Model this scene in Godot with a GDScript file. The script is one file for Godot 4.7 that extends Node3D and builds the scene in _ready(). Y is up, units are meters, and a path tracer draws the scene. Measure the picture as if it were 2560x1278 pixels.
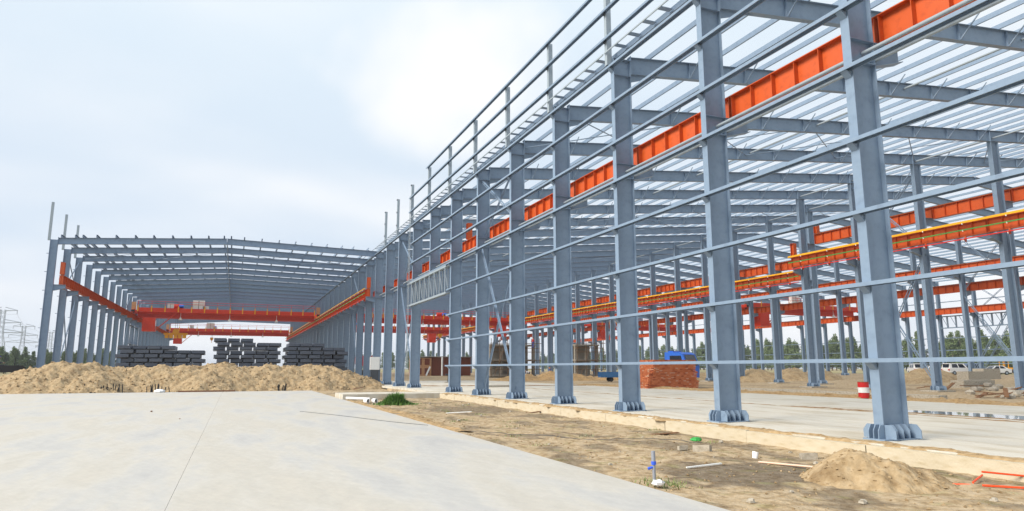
extends Node3D
# X runs across the site, Y up, Z away from the camera; P() turns that into Godot axes.
const BAY := 6.0704
var mats := {}
var names := {}
var rng := RandomNumberGenerator.new()
var nz := FastNoiseLite.new()
var nf := FastNoiseLite.new()

func P(x: float, y: float, z: float) -> Vector3: return Vector3(x, y, -z)
func zi(i: float) -> float: return 12.5077 + BAY * i

class MB:
	var v := PackedVector3Array()
	var n := PackedVector3Array()
	var c := PackedColorArray()
	var ix := PackedInt32Array()
	var col := Color(1, 1, 1)
	func quad(a: Vector3, b: Vector3, d: Vector3, e: Vector3) -> void:
		var k := v.size()
		var m := (b - a).cross(d - a)
		if m.length_squared() < 1e-16: m = (d - a).cross(e - a)
		m = m.normalized()
		v.append_array([a, b, d, e]); n.append_array([m, m, m, m]); c.append_array([col, col, col, col])
		ix.append_array([k, k + 2, k + 1, k, k + 3, k + 2])
	func tri(a: Vector3, b: Vector3, d: Vector3) -> void:
		var k := v.size()
		var m := (b - a).cross(d - a).normalized()
		v.append_array([a, b, d]); n.append_array([m, m, m]); c.append_array([col, col, col])
		ix.append_array([k, k + 2, k + 1])
	func obb(o: Vector3, x: Vector3, y: Vector3, z: Vector3) -> void:
		quad(o - x - y + z, o + x - y + z, o + x + y + z, o - x + y + z)
		quad(o + x - y - z, o - x - y - z, o - x + y - z, o + x + y - z)
		quad(o + x - y + z, o + x - y - z, o + x + y - z, o + x + y + z)
		quad(o - x - y - z, o - x - y + z, o - x + y + z, o - x + y - z)
		quad(o - x + y + z, o + x + y + z, o + x + y - z, o - x + y - z)
		quad(o - x - y - z, o + x - y - z, o + x - y + z, o - x - y + z)
	func box(a: Vector3, b: Vector3) -> void:
		var h := (b - a).abs() * 0.5
		obb((a + b) * 0.5, Vector3(h.x, 0, 0), Vector3(0, h.y, 0), Vector3(0, 0, h.z))
	# a bar from a to b: w across, h along up
	func bar(a: Vector3, b: Vector3, up: Vector3, w: float, h: float, os := 0.0, ou := 0.0) -> void:
		var d := (b - a).normalized()
		var s := d.cross(up).normalized()
		var u := s.cross(d).normalized()
		var q := s * os + u * ou
		obb((a + b) * 0.5 + q, s * (w * 0.5), u * (h * 0.5), -(b - a) * 0.5)
	func ibeam(a: Vector3, b: Vector3, up: Vector3, dep: float, wid: float, tf: float, tw: float) -> void:
		bar(a, b, up, wid, tf, 0.0, dep * 0.5 - tf * 0.5)
		bar(a, b, up, wid, tf, 0.0, -dep * 0.5 + tf * 0.5)
		bar(a, b, up, tw, dep - 2.0 * tf)
	func tube(a: Vector3, b: Vector3, r0: float, r1: float, k := 8, caps := true) -> void:
		var d := (b - a).normalized()
		var s := d.cross(Vector3.UP if absf(d.y) < 0.9 else Vector3.RIGHT).normalized()
		var u := s.cross(d)
		var b0 := v.size()
		for j in k:
			var t := TAU * j / k
			var e := s * cos(t) + u * sin(t)
			v.append(a + e * r0); v.append(b + e * r1); n.append(e); n.append(e); c.append(col); c.append(col)
		for j in k:
			var p := b0 + 2 * j
			var q := b0 + 2 * ((j + 1) % k)
			ix.append_array([p, q, p + 1, q, q + 1, p + 1])
		if caps:
			for j in range(1, k - 1):
				tri(v[b0], v[b0 + 2 * j], v[b0 + 2 * (j + 1)]); tri(v[b0 + 1], v[b0 + 1 + 2 * (j + 1)], v[b0 + 1 + 2 * j])
	# a flat polygon (2D, in axes x,y at o) given a thickness along t
	func plate(poly: PackedVector2Array, o: Vector3, x: Vector3, y: Vector3, t: Vector3) -> void:
		var tr := Geometry2D.triangulate_polygon(poly)
		var f := func(q: Vector2, k: float) -> Vector3: return o + x * q.x + y * q.y + t * k
		for j in range(0, tr.size(), 3):
			var a: Vector2 = poly[tr[j]]; var b: Vector2 = poly[tr[j + 1]]; var d: Vector2 = poly[tr[j + 2]]
			var w := (b - a).cross(d - a)
			var fw := x.cross(y).dot(t) > 0.0
			if (w > 0.0) == fw:
				tri(f.call(a, 0.5), f.call(b, 0.5), f.call(d, 0.5)); tri(f.call(a, -0.5), f.call(d, -0.5), f.call(b, -0.5))
			else:
				tri(f.call(a, 0.5), f.call(d, 0.5), f.call(b, 0.5)); tri(f.call(a, -0.5), f.call(b, -0.5), f.call(d, -0.5))
		for j in poly.size():
			var a2: Vector2 = poly[j]; var b2: Vector2 = poly[(j + 1) % poly.size()]
			quad(f.call(a2, -0.5), f.call(b2, -0.5), f.call(b2, 0.5), f.call(a2, 0.5))
	func mesh() -> ArrayMesh:
		var m := ArrayMesh.new()
		if v.is_empty(): return m
		var a := []
		a.resize(Mesh.ARRAY_MAX)
		a[Mesh.ARRAY_VERTEX] = v; a[Mesh.ARRAY_NORMAL] = n; a[Mesh.ARRAY_COLOR] = c; a[Mesh.ARRAY_INDEX] = ix
		m.add_surface_from_arrays(Mesh.PRIMITIVE_TRIANGLES, a)
		return m

func numbered(called: String) -> String:
	var k: int = names.get(called, -1) + 1
	names[called] = k
	return called if k == 0 else "%s_%03d" % [called, k]
func tag(o: Node, label: String, category: String, group := "") -> void:
	o.set_meta("label", label); o.set_meta("category", category)
	if group: o.set_meta("group", group)
func thing(called: String, label: String, category: String, at: Vector3, group := "", turn := 0.0) -> Node3D:
	var o := Node3D.new()
	o.name = numbered(called); add_child(o); o.position = at; o.rotation.y = turn
	tag(o, label, category, group)
	return o
func inst(called: String, m: Mesh, mat: Material, parent: Node3D, at := Vector3.ZERO) -> MeshInstance3D:
	var o := MeshInstance3D.new()
	o.mesh = m; o.material_override = mat
	o.name = numbered(called) if parent == self else called
	parent.add_child(o, true); o.position = at
	return o
# a part whose shape is given in site coordinates
func part(called: String, b: MB, mat: Material, parent: Node3D) -> MeshInstance3D:
	var off := Vector3.ZERO
	var q: Node = parent
	while q != self and q != null:
		off += (q as Node3D).position; q = q.get_parent()
	return inst(called, b.mesh(), mat, parent, -off)
func lpart(called: String, b: MB, mat: Material, parent: Node3D) -> MeshInstance3D: return inst(called, b.mesh(), mat, parent)
func struct(called: String, b: MB, mat: Material) -> MeshInstance3D:
	var o := inst(called, b.mesh(), mat, self)
	o.set_meta("kind", "structure"); return o
func solo(called: String, b: MB, mat: Material, label: String, category: String, group := "") -> MeshInstance3D:
	# a thing that is one mesh, its origin at the base of its shape
	var bb := AABB(b.v[0], Vector3.ZERO)
	for q in b.v: bb = bb.expand(q)
	var o0 := Vector3(bb.get_center().x, bb.position.y, bb.get_center().z)
	for k in b.v.size(): b.v[k] -= o0
	var o := inst(called, b.mesh(), mat, self, o0)
	tag(o, label, category, group); return o
func copy(o: Node3D, called: String, at: Vector3, turn: float, label := "", group := "") -> Node3D:
	var r: Node3D = o.duplicate()
	r.name = numbered(called); add_child(r); r.position = at; r.rotation.y = turn
	if label: r.set_meta("label", label)
	if group: r.set_meta("group", group)
	return r

# ---------- materials ----------
func noise_tex(seed_: int, freq: float, oct: int, ramp: Array, size := 512, stretch := Vector2.ONE) -> ImageTexture:
	var f := FastNoiseLite.new()
	f.seed = seed_; f.noise_type = FastNoiseLite.TYPE_SIMPLEX_SMOOTH; f.frequency = freq; f.fractal_octaves = oct; f.fractal_gain = 0.55
	var im := f.get_seamless_image(int(size / stretch.x), int(size / stretch.y))
	im.convert(Image.FORMAT_RGB8)
	if stretch != Vector2.ONE: im.resize(size, size, Image.INTERPOLATE_CUBIC)
	var g := Gradient.new()
	g.offsets = PackedFloat32Array(ramp.map(func(r): return r[0])); g.colors = PackedColorArray(ramp.map(func(r): return r[1]))
	var d := im.get_data()
	var lut := PackedByteArray()
	for k in 256:
		var q := g.sample(k / 255.0)
		lut.append_array([int(q.r * 255), int(q.g * 255), int(q.b * 255)])
	for k in range(0, d.size(), 3):
		var j := d[k] * 3
		d[k] = lut[j]; d[k + 1] = lut[j + 1]; d[k + 2] = lut[j + 2]
	return ImageTexture.create_from_image(Image.create_from_data(size, size, false, Image.FORMAT_RGB8, d))
func bump_tex(seed_: int, freq: float, oct: int, size := 512, strength := 4.0) -> ImageTexture:
	var f := FastNoiseLite.new()
	f.seed = seed_; f.frequency = freq; f.fractal_octaves = oct
	var im := f.get_seamless_image(size, size)
	im.convert(Image.FORMAT_RGB8)
	im.bump_map_to_normal_map(strength)
	return ImageTexture.create_from_image(im)
func mat(called: String, col: Color, rough := 0.6, tex: Texture2D = null, tile := 1.0, bump: Texture2D = null, bs := 1.0, metal := 0.0, world := true) -> StandardMaterial3D:
	var m := StandardMaterial3D.new()
	m.resource_name = called; m.albedo_color = col; m.roughness = rough; m.metallic = metal
	if tex or bump:
		m.uv1_triplanar = true; m.uv1_world_triplanar = world; m.uv1_scale = Vector3.ONE * tile
	if tex: m.albedo_texture = tex
	if bump:
		m.normal_enabled = true; m.normal_texture = bump; m.normal_scale = bs
	mats[called] = m
	return m
func s8(r: int, g: int, b: int) -> Color: return Color(r / 255.0, g / 255.0, b / 255.0)
func vc(m: StandardMaterial3D) -> StandardMaterial3D:
	m.vertex_color_use_as_albedo = true; return m

func make_materials() -> void:
	var w := Color(1, 1, 1)
	var tm := noise_tex(3, 0.012, 5, [[0.0, Color(0.90, 0.90, 0.91)], [0.30, Color(0.965, 0.97, 0.975)], [0.62, w], [1.0, Color(0.95, 0.95, 0.94)]])
	mat("steel", s8(123, 144, 168), 0.42, tm, 0.35)
	mat("steel_left", s8(121, 142, 168), 0.45, tm, 0.22)
	mat("galvanised", s8(148, 161, 172), 0.4, tm, 0.5)
	mat("dark_steel", s8(58, 64, 72), 0.55, tm, 0.6)
	var to := noise_tex(5, 0.015, 4, [[0.0, Color(0.90, 0.87, 0.85)], [0.40, Color(0.98, 0.975, 0.97)], [1.0, w]])
	mat("orange", s8(196, 84, 28), 0.45, to, 0.4)
	mat("crane_red", s8(208, 52, 14), 0.45, to, 0.3)
	mat("rail_rust", s8(120, 84, 58), 0.75, to, 1.3)
	mat("yellow", s8(232, 172, 20), 0.5); mat("green", s8(70, 138, 62), 0.5); mat("red", s8(206, 34, 26), 0.5)
	mat("white_paint", s8(228, 230, 230), 0.5, tm, 0.8)
	mat("crane_yellow", s8(236, 168, 24), 0.5, to, 0.7)
	mat("black", s8(28, 28, 31), 0.6); mat("blue", s8(28, 104, 214), 0.45, to, 0.6); mat("trailer_blue", s8(40, 92, 142), 0.55, to, 0.5)
	mat("glass", s8(26, 30, 42), 0.12); mat("tyre", s8(30, 30, 32), 0.85)
	mat("car_white", s8(232, 234, 236), 0.25); mat("car_blue", s8(120, 140, 176), 0.25)
	mat("lamp_red", s8(190, 26, 26), 0.3)
	# concrete
	var tc := noise_tex(11, 0.006, 6, [[0.0, Color(0.91, 0.92, 0.945)], [0.34, Color(0.962, 0.968, 0.98)], [0.52, Color(0.99, 0.985, 0.975)], [0.70, Color(0.97, 0.962, 0.945)], [1.0, Color(1.0, 0.985, 0.96)]], 1024, Vector2(1, 4))
	var bc := bump_tex(12, 0.05, 4, 512, 2.0)
	mat("concrete", s8(183, 182, 178), 0.82, tc, 0.07, bc, 0.25)
	mat("slab_concrete", s8(196, 193, 184), 0.82, noise_tex(13, 0.008, 6, [[0.0, Color(0.86, 0.83, 0.77)], [0.32, Color(0.955, 0.94, 0.915)], [0.55, w], [1.0, Color(0.97, 0.96, 0.93)]], 1024, Vector2(1, 3)), 0.08, bc, 0.3)
	mat("kerb_concrete", s8(194, 186, 168), 0.85, noise_tex(14, 0.02, 5, [[0.0, Color(0.88, 0.85, 0.78)], [0.4, Color(0.965, 0.955, 0.93)], [1.0, w]], 512, Vector2(4, 1)), 0.5, bc, 0.5)
	mat("rubble", s8(178, 172, 160), 0.9, noise_tex(15, 0.02, 5, [[0.0, Color(0.7, 0.68, 0.64)], [0.6, w], [1.0, Color(0.9, 0.88, 0.84)]]), 0.6, bc, 0.15)
	# earth and sand
	var ts := noise_tex(21, 0.012, 7, [[0.0, Color(0.66, 0.60, 0.50)], [0.35, Color(0.86, 0.82, 0.75)], [0.6, Color(0.97, 0.95, 0.91)], [1.0, w]], 1024)
	var bsn := bump_tex(22, 0.03, 6, 1024, 6.0)
	vc(mat("earth", s8(180, 165, 142), 0.95, ts, 0.21, bsn, 0.9))
	vc(mat("sand", s8(176, 161, 137), 0.95, ts, 0.33, bsn, 1.2))
	vc(mat("brick", s8(255, 255, 255), 0.85, noise_tex(23, 0.03, 4, [[0.0, Color(0.8, 0.78, 0.76)], [1.0, w]]), 0.9))
	mat("brown_brick", s8(138, 76, 54), 0.85, noise_tex(24, 0.05, 4, [[0.0, Color(0.72, 0.7, 0.68)], [1.0, w]]), 0.8)
	mat("plaster", s8(206, 160, 120), 0.85, noise_tex(25, 0.02, 5, [[0.0, Color(0.82, 0.78, 0.74)], [1.0, w]]), 0.4)
	mat("wood", s8(150, 112, 78), 0.85, noise_tex(26, 0.02, 5, [[0.0, Color(0.55, 0.5, 0.46)], [1.0, w]], 512, Vector2(1, 6)), 1.4)
	mat("scaffold", s8(112, 90, 70), 0.8, to, 1.0); mat("grey_concrete", s8(150, 144, 134), 0.9, tm, 0.4)
	mat("pvc_grey", s8(140, 146, 158), 0.4); mat("pvc_orange", s8(240, 78, 30), 0.4); mat("pvc_pale", s8(224, 190, 170), 0.5)
	mat("white_plastic", s8(236, 238, 242), 0.5); mat("green_bag", s8(52, 160, 76), 0.5); mat("blue_plastic", s8(48, 92, 214), 0.5)
	mat("bark", s8(96, 82, 66), 0.95)
	var lf := vc(mat("leaf", Color(1, 1, 1), 0.7)); lf.cull_mode = BaseMaterial3D.CULL_DISABLED
	lf.backlight_enabled = true; lf.backlight = Color(0.16, 0.22, 0.08)
	vc(mat("cloth", Color(1, 1, 1), 0.9))
	mat("pylon", s8(168, 176, 186), 0.5)
	var wt := mat("water", s8(150, 146, 134), 0.02); wt.metallic_specular = 1.0
	mat("bundle", s8(96, 105, 122), 0.45, tm, 0.4, null, 1.0, 0.0, false)

# ---------- sky ----------
func make_sky() -> Sky:
	var f := FastNoiseLite.new()
	f.seed = 7; f.frequency = 0.9; f.fractal_octaves = 5; f.fractal_gain = 0.5; f.noise_type = FastNoiseLite.TYPE_SIMPLEX_SMOOTH
	var w := 768; var h := 384
	var im := Image.create(w, h, false, Image.FORMAT_RGBF)
	var blue := Color(0.655, 0.755, 0.875); var high := Color(0.76, 0.87, 0.95); var white := Color(0.985, 0.985, 0.99)
	for j in h:
		var th := PI * (j + 0.5) / h
		var y := cos(th); var s := sin(th)
		for i in w:
			var ph := TAU * (i + 0.5) / w
			var dx := sin(ph) * s; var dz := -cos(ph) * s
			var yy := absf(y) + 0.18
			var q := Vector3(dx / yy, 0.6, dz / yy)
			var cl := f.get_noise_3d(q.x * 0.55 + 3.1, q.z * 0.8, 5.0) * 0.5 + 0.5
			var cov := 0.5 + 0.32 * f.get_noise_3d(dx * 0.7 + 9.0, y, dz * 0.7) + 0.20 * dx
			var t := smoothstep(0.46, 0.86, cl * 0.62 + cov * 0.52)
			# the bright cumulus above the middle of the parapet
			var cu := Vector3(dx, y, dz).distance_to(Vector3(0.243, 0.437, -0.866)) + 0.16 * (cl - 0.5) + 0.10 * f.get_noise_3d(dx * 6.0, y * 6.0, dz * 6.0)
			t = maxf(t, 0.85 * smoothstep(0.16, 0.0, cu))
			var base := blue.lerp(high, smoothstep(0.12, 0.7, y))
			base = base.lerp(Color(0.80, 0.835, 0.89), smoothstep(0.16, 0.0, absf(y)) * 0.7)
			im.set_pixel(i, j, base.lerp(white, t))
	var m := PanoramaSkyMaterial.new()
	m.panorama = ImageTexture.create_from_image(im)
	var k := Sky.new()
	k.sky_material = m
	return k

func _ready() -> void:
	rng.seed = 20; nz.seed = 4; nz.frequency = 1.0; nz.fractal_octaves = 4; nf.seed = 9; nf.frequency = 1.0; nf.fractal_octaves = 3
	var cam := Camera3D.new()
	cam.position = Vector3(0, 1.72, 0); cam.rotation_degrees = Vector3(9.4076, -21.9432, 0)
	cam.fov = 41.1526; cam.near = 0.05; cam.far = 6000.0
	add_child(cam); cam.make_current()
	var env := Environment.new()
	env.background_mode = Environment.BG_SKY; env.sky = make_sky(); env.tonemap_mode = Environment.TONE_MAPPER_LINEAR
	env.tonemap_exposure = 1.08
	env.sdfgi_enabled = true; env.ssao_enabled = true; env.ssil_enabled = true
	env.fog_enabled = true; env.fog_density = 0.0003; env.fog_light_color = Color(0.86, 0.9, 0.96)
	var we := WorldEnvironment.new()
	we.environment = env; add_child(we)
	var sun := DirectionalLight3D.new()
	sun.light_energy = 1.5; sun.light_angular_distance = 28.0; sun.light_color = Color(1.0, 0.95, 0.88); sun.shadow_enabled = true
	add_child(sun); sun.look_at_from_position(Vector3(-60, 44, 6), Vector3.ZERO)
	make_materials()
	build_ground()
	build_right_hall()
	build_left_hall()
	build_runways()
	build_cranes()
	build_sand()
	build_bundles()
	build_site_things()
	build_vehicles()
	build_trees()
	build_pylons()
	build_people()
	build_debris()

# ---------- ground ----------
func gh(x: float, z: float) -> float:
	var n := nz.get_noise_2d(x * 0.35, z * 0.35) * 0.05 + nz.get_noise_2d(x * 1.7 + 50.0, z * 1.7) * 0.03
	var lo := -0.36 + n * 1.3
	lo = lerpf(lo, -0.04 + n, smoothstep(66.0, 82.0, z))
	var hi := -0.03 + n
	if x < 34.5 and z < 95.0: hi = -0.16
	hi += maxf(0.72 * smoothstep(50.0, 82.0, x), 0.5 * smoothstep(88.0, 120.0, z))
	var out := lerpf(lo, hi, smoothstep(13.68, 13.76, x)) if z < 66.0 else lerpf(lo, hi, smoothstep(13.7, 17.0, x))
	if x < 6.72 and z < 66.3: out = -0.48
	return out
func earth_col(x: float, z: float) -> Color:
	# linear: dry sandy earth, greyer wet soil in patches, some green film
	var c := Color(0.98, 0.97, 0.95)
	if x > 6.5 and x < 13.9 and z < 64.0:
		var e := nz.get_noise_2d(x * 0.55 + 7.0, z * 0.30)
		var wet := smoothstep(0.08, 0.30, e + 0.03)
		var pool := Vector2((x - 9.9) / 2.1, (z - 11.4) / 1.7).length() + nf.get_noise_2d(x * 1.1, z * 1.1) * 0.55
		wet = maxf(wet * 0.75, smoothstep(1.05, 0.80, pool))
		var far := Vector2((x - 11.2) / 2.6, (z - 34.0) / 3.2).length() + nf.get_noise_2d(x * 0.9, z * 0.5) * 0.6
		wet = maxf(wet, smoothstep(1.05, 0.75, far) * 0.85)
		c = c.lerp(Color(0.42, 0.42, 0.44), wet)
		var gr := smoothstep(0.28, 0.5, nf.get_noise_2d(x * 1.4 + 31.0, z * 0.9)) * 0.45
		c = c.lerp(Color(0.50, 0.62, 0.30), gr)
	elif x > 13.9:
		var e2 := nz.get_noise_2d(x * 0.11 + 3.0, z * 0.11)
		c = c.lerp(Color(0.60, 0.57, 0.53), smoothstep(0.05, 0.4, e2) * 0.8)
		if x > 112.0 or z > 230.0: c = c.lerp(Color(0.45, 0.62, 0.28), 0.35 + 0.5 * smoothstep(-0.1, 0.3, e2))
	elif z > 100.0 or x < -30.0:
		c = c.lerp(Color(0.42, 0.60, 0.26), 0.5)
	return c
func hf(b: MB, xs: PackedFloat32Array, zs: PackedFloat32Array, fh: Callable, fc: Callable) -> void:
	var k := b.v.size()
	var nx := xs.size(); var nzz := zs.size()
	for j in nzz:
		for i in nx:
			b.v.append(P(xs[i], fh.call(xs[i], zs[j]), zs[j])); b.c.append(fc.call(xs[i], zs[j])); b.n.append(Vector3.UP)
	for j in nzz:
		for i in nx:
			var i0 := maxi(i - 1, 0); var i1 := mini(i + 1, nx - 1); var j0 := maxi(j - 1, 0); var j1 := mini(j + 1, nzz - 1)
			var a := b.v[k + j * nx + i1] - b.v[k + j * nx + i0]
			var d := b.v[k + j1 * nx + i] - b.v[k + j0 * nx + i]
			b.n[k + j * nx + i] = a.cross(d).normalized()
	for j in nzz - 1:
		for i in nx - 1:
			var q := k + j * nx + i
			b.ix.append_array([q, q + nx, q + 1, q + 1, q + nx, q + nx + 1])
func span(a: float, b: float, st: float) -> PackedFloat32Array:
	var r := PackedFloat32Array()
	var m := maxi(1, int(round((b - a) / st)))
	for k in m: r.append(a + (b - a) * k / m)
	return r
func build_ground() -> void:
	var xs := PackedFloat32Array([-3000, -1400, -700, -400, -250, -160, -110, -80, -60, -45, -34, -26, -20, -14, -8, -2, 3, 6.4])
	xs.append_array(span(6.55, 13.66, 0.14)); xs.append_array([13.66, 13.70, 13.74, 13.8, 15, 17, 20, 26, 31, 33.5])
	xs.append_array(span(34.4, 60, 0.5)); xs.append_array(span(60, 90, 1.5)); xs.append_array(span(90, 135, 4.0)); xs.append_array([135, 150, 180, 230, 320, 480, 800, 1500, 3000])
	var zs := PackedFloat32Array([-800, -300, -120, -60, -30, -15, -8, -3, 0, 2, 4])
	zs.append_array(span(5, 22, 0.14)); zs.append_array(span(22, 66.2, 0.3)); zs.append_array(span(66.2, 120, 0.9)); zs.append_array(span(120, 200, 4.0))
	zs.append_array([200, 215, 235, 260, 300, 380, 500, 800, 1500, 3500])
	var b := MB.new()
	hf(b, xs, zs, gh, earth_col)
	struct("ground", b, mats["earth"])
	# concrete road: slabs with open joints, top at -0.30
	var rd := Node3D.new(); rd.name = "road"; add_child(rd); rd.set_meta("kind", "structure")
	var xe := [-23.6, -16.0, -8.4, -0.8, 6.75]
	for i in 4:
		for j in 2:
			b = MB.new()
			var za: float = [-12.0, 44.0][j]; var zb: float = [44.0, 66.0][j]
			var x0: float = xe[i] + 0.003; var x1: float = xe[i + 1] - 0.003
			b.box(P(x0, -0.55, za), P(x1, -0.30, zb - 0.006))
			part("slab", b, mats["concrete"], rd)
	# floor of the hall
	var fl := Node3D.new(); fl.name = "hall_floor"; add_child(fl); fl.set_meta("kind", "structure")
	for q in [[13.86, 23.7], [23.72, 33.6]]:
		var za := -20.0
		while za < 94.0:
			b = MB.new()
			b.box(P(q[0], -0.20, za), P(q[1], 0.0, za + 18.99))
			part("slab", b, mats["slab_concrete"], fl)
			za += 19.0
	b = MB.new(); b.box(P(6.9, -0.6, 47.6), P(13.84, -0.02, 51.4)); struct("crossing", b, mats["slab_concrete"])
	# kerb along the edge of the hall floor
	var kb := thing("floor_kerb", "cream concrete kerb edging the hall floor under the near columns", "kerb", P(13.7, -0.5, 20))
	var z := -12.0
	while z < 47.0:
		b = MB.new()
		var o := rng.randf_range(-0.012, 0.012)
		b.box(P(13.62 + o, -0.62, z), P(13.855, -0.035 + o, minf(z + 3.98, 47.5)))
		part("kerb_block", b, mats["kerb_concrete"], kb)
		z += 4.0

# ---------- steel ----------
func c_girt(b: MB, x0: float, x1: float, y: float, h: float, za: float, zb: float) -> void:
	# channel laid flat, open below: web on top, two lips down
	b.box(P(x0, y + h - 0.008, za), P(x1, y + h, zb))
	b.box(P(x0, y, za), P(x0 + 0.008, y + h - 0.008, zb)); b.box(P(x1 - 0.008, y, za), P(x1, y + h - 0.008, zb))
	b.box(P(x0 + 0.008, y, za), P(x0 + 0.03, y + 0.006, zb)); b.box(P(x1 - 0.03, y, za), P(x1 - 0.008, y + 0.006, zb))
func purlin(b: MB, x: float, y: float, za: float, zb: float, h := 0.23, fl := 0.075, tw := 0.008) -> void:
	b.box(P(x, y + 0.006, za), P(x + tw, y + h - 0.006, zb))
	b.box(P(x, y, za), P(x + fl, y + 0.006, zb)); b.box(P(x, y + h - 0.006, za), P(x + fl, y + h, zb))
	b.box(P(x + fl - 0.006, y + 0.006, za), P(x + fl, y + 0.03, zb))
func col_mesh(d: float, w: float, h: float, tf := 0.022, tw := 0.014) -> ArrayMesh:
	# local: x 0..d, y 0..h, z centred
	var b := MB.new()
	b.box(Vector3(0, 0, -w / 2), Vector3(tf, h, w / 2)); b.box(Vector3(d - tf, 0, -w / 2), Vector3(d, h, w / 2))
	b.box(Vector3(tf, 0, -tw / 2), Vector3(d - tf, h, tw / 2))
	return b.mesh()
func fin(px: float, dep: float, h: float) -> ArrayMesh:
	# stiffener fin standing on the base, in the plane across x, reaching out along +z by dep from z = px
	var b := MB.new()
	var pl := PackedVector2Array([Vector2(0, 0), Vector2(dep, 0), Vector2(dep, h * 0.58), Vector2(dep * 0.62, h), Vector2(0, h)])
	b.plate(pl, Vector3(0, 0, px), Vector3(0, 0, 1), Vector3(0, 1, 0), Vector3(0.022, 0, 0))
	return b.mesh()
func xfin(dep: float, h: float) -> ArrayMesh:
	var b := MB.new()
	b.plate(PackedVector2Array([Vector2(0, 0), Vector2(-dep, 0), Vector2(-dep, h * 0.58), Vector2(-dep * 0.6, h), Vector2(0, h)]), Vector3.ZERO, Vector3(1, 0, 0), Vector3(0, 1, 0), Vector3(0, 0, 0.022))
	return b.mesh()
func corbel_mesh(out: float, h: float) -> ArrayMesh:
	# bracket from the column face: x 0..out, top at y 0
	var b := MB.new()
	var sg := signf(out)
	b.box(Vector3(minf(0, out), -0.02, -0.15), Vector3(maxf(0, out), 0, 0.15))
	b.plate(PackedVector2Array([Vector2(0, -0.02), Vector2(out, -0.02), Vector2(out, -h * 0.55), Vector2(0, -h)]), Vector3.ZERO, Vector3(1, 0, 0), Vector3(0, 1, 0), Vector3(0, 0, 0.016))
	var dv := Vector3(out, h * 0.45, 0)
	b.bar(Vector3(0, -h - 0.01, 0), Vector3(out, -h * 0.55 - 0.01, 0), Vector3.UP, 0.3, 0.02)
	b.box(Vector3(out - sg * 0.3 - 0.008, -h * 0.62, -0.14), Vector3(out - sg * 0.3 + 0.008, -0.021, -0.009))
	return b.mesh()
func brace(a: Vector3, c: Vector3, gap := 0.13, sz := 0.075) -> MB:
	# a pair of angles with battens
	var b := MB.new()
	var out := Vector3(1, 0, 0)
	if absf((c - a).normalized().x) > 0.8: out = Vector3(0, 0, 1)
	for s in [-1.0, 1.0]:
		b.bar(a, c, out, 0.008, sz, s * gap * 0.5, 0.0)
		b.bar(a, c, out, sz, 0.008, s * (gap * 0.5 + sz * 0.5 + 0.004), sz * 0.5 - 0.004)
	var L := a.distance_to(c)
	var k := int(L / 1.1)
	for j in k:
		var q := a.lerp(c, (j + 0.5) / k)
		var d := (c - a).normalized() * 0.06
		b.bar(q - d, q + d, out, gap - 0.01, 0.008)
	return b
func rtop(x: float) -> float:
	# top of the right hall's rafters
	return 15.36 + 0.0935 * (x - 14.71) if x < 66.0 else 20.155 - 0.0935 * (x - 66.0)
func rafter_mb(xa: float, ya: float, xb: float, yb: float, z: float, dep: float, wid: float) -> MB:
	var b := MB.new()
	b.ibeam(P(xa, ya - dep / 2, z), P(xb, yb - dep / 2, z), Vector3.UP, dep, wid, 0.018, 0.012)
	b.box(P(xa + 0.001, ya - dep - 0.05, z - wid * 0.5 - 0.01), P(xa + 0.026, ya + 0.06, z + wid * 0.5 + 0.01))
	return b
func door_truss(h: Node3D, x: float, za: float, zb: float, yb: float, yt: float, m: Material) -> void:
	var t := Node3D.new(); t.name = "door_truss"; h.add_child(t, true); t.position = P(x, yb, za) - h.position
	for y in [yb, yt]:
		var b := MB.new(); b.ibeam(P(x, y, za), P(x, y, zb), Vector3(1, 0, 0), 0.34, 0.15, 0.012, 0.012)
		part("chord", b, m, t)
	var k := 8
	for pl in 2:
		for j in k:
			var z0 := lerpf(za, zb, (j + 0.2) / k); var z1 := lerpf(za, zb, (j + 0.85) / k)
			var xx: float = x + (-0.12 if pl == 0 else 0.12)
			var b := MB.new(); b.bar(P(xx, yb + 0.08, z0), P(xx, yt - 0.08, z0), Vector3(1, 0, 0), 0.11, 0.06)
			part("web_post", b, m, t)
			if pl == 0: continue
			b = MB.new(); b.bar(P(xx + 0.04, yb + 0.08, z0 + 0.08), P(xx + 0.04, yt - 0.08, z1), Vector3(1, 0, 0), 0.06, 0.05)
			part("web_diagonal", b, m, t)

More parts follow.
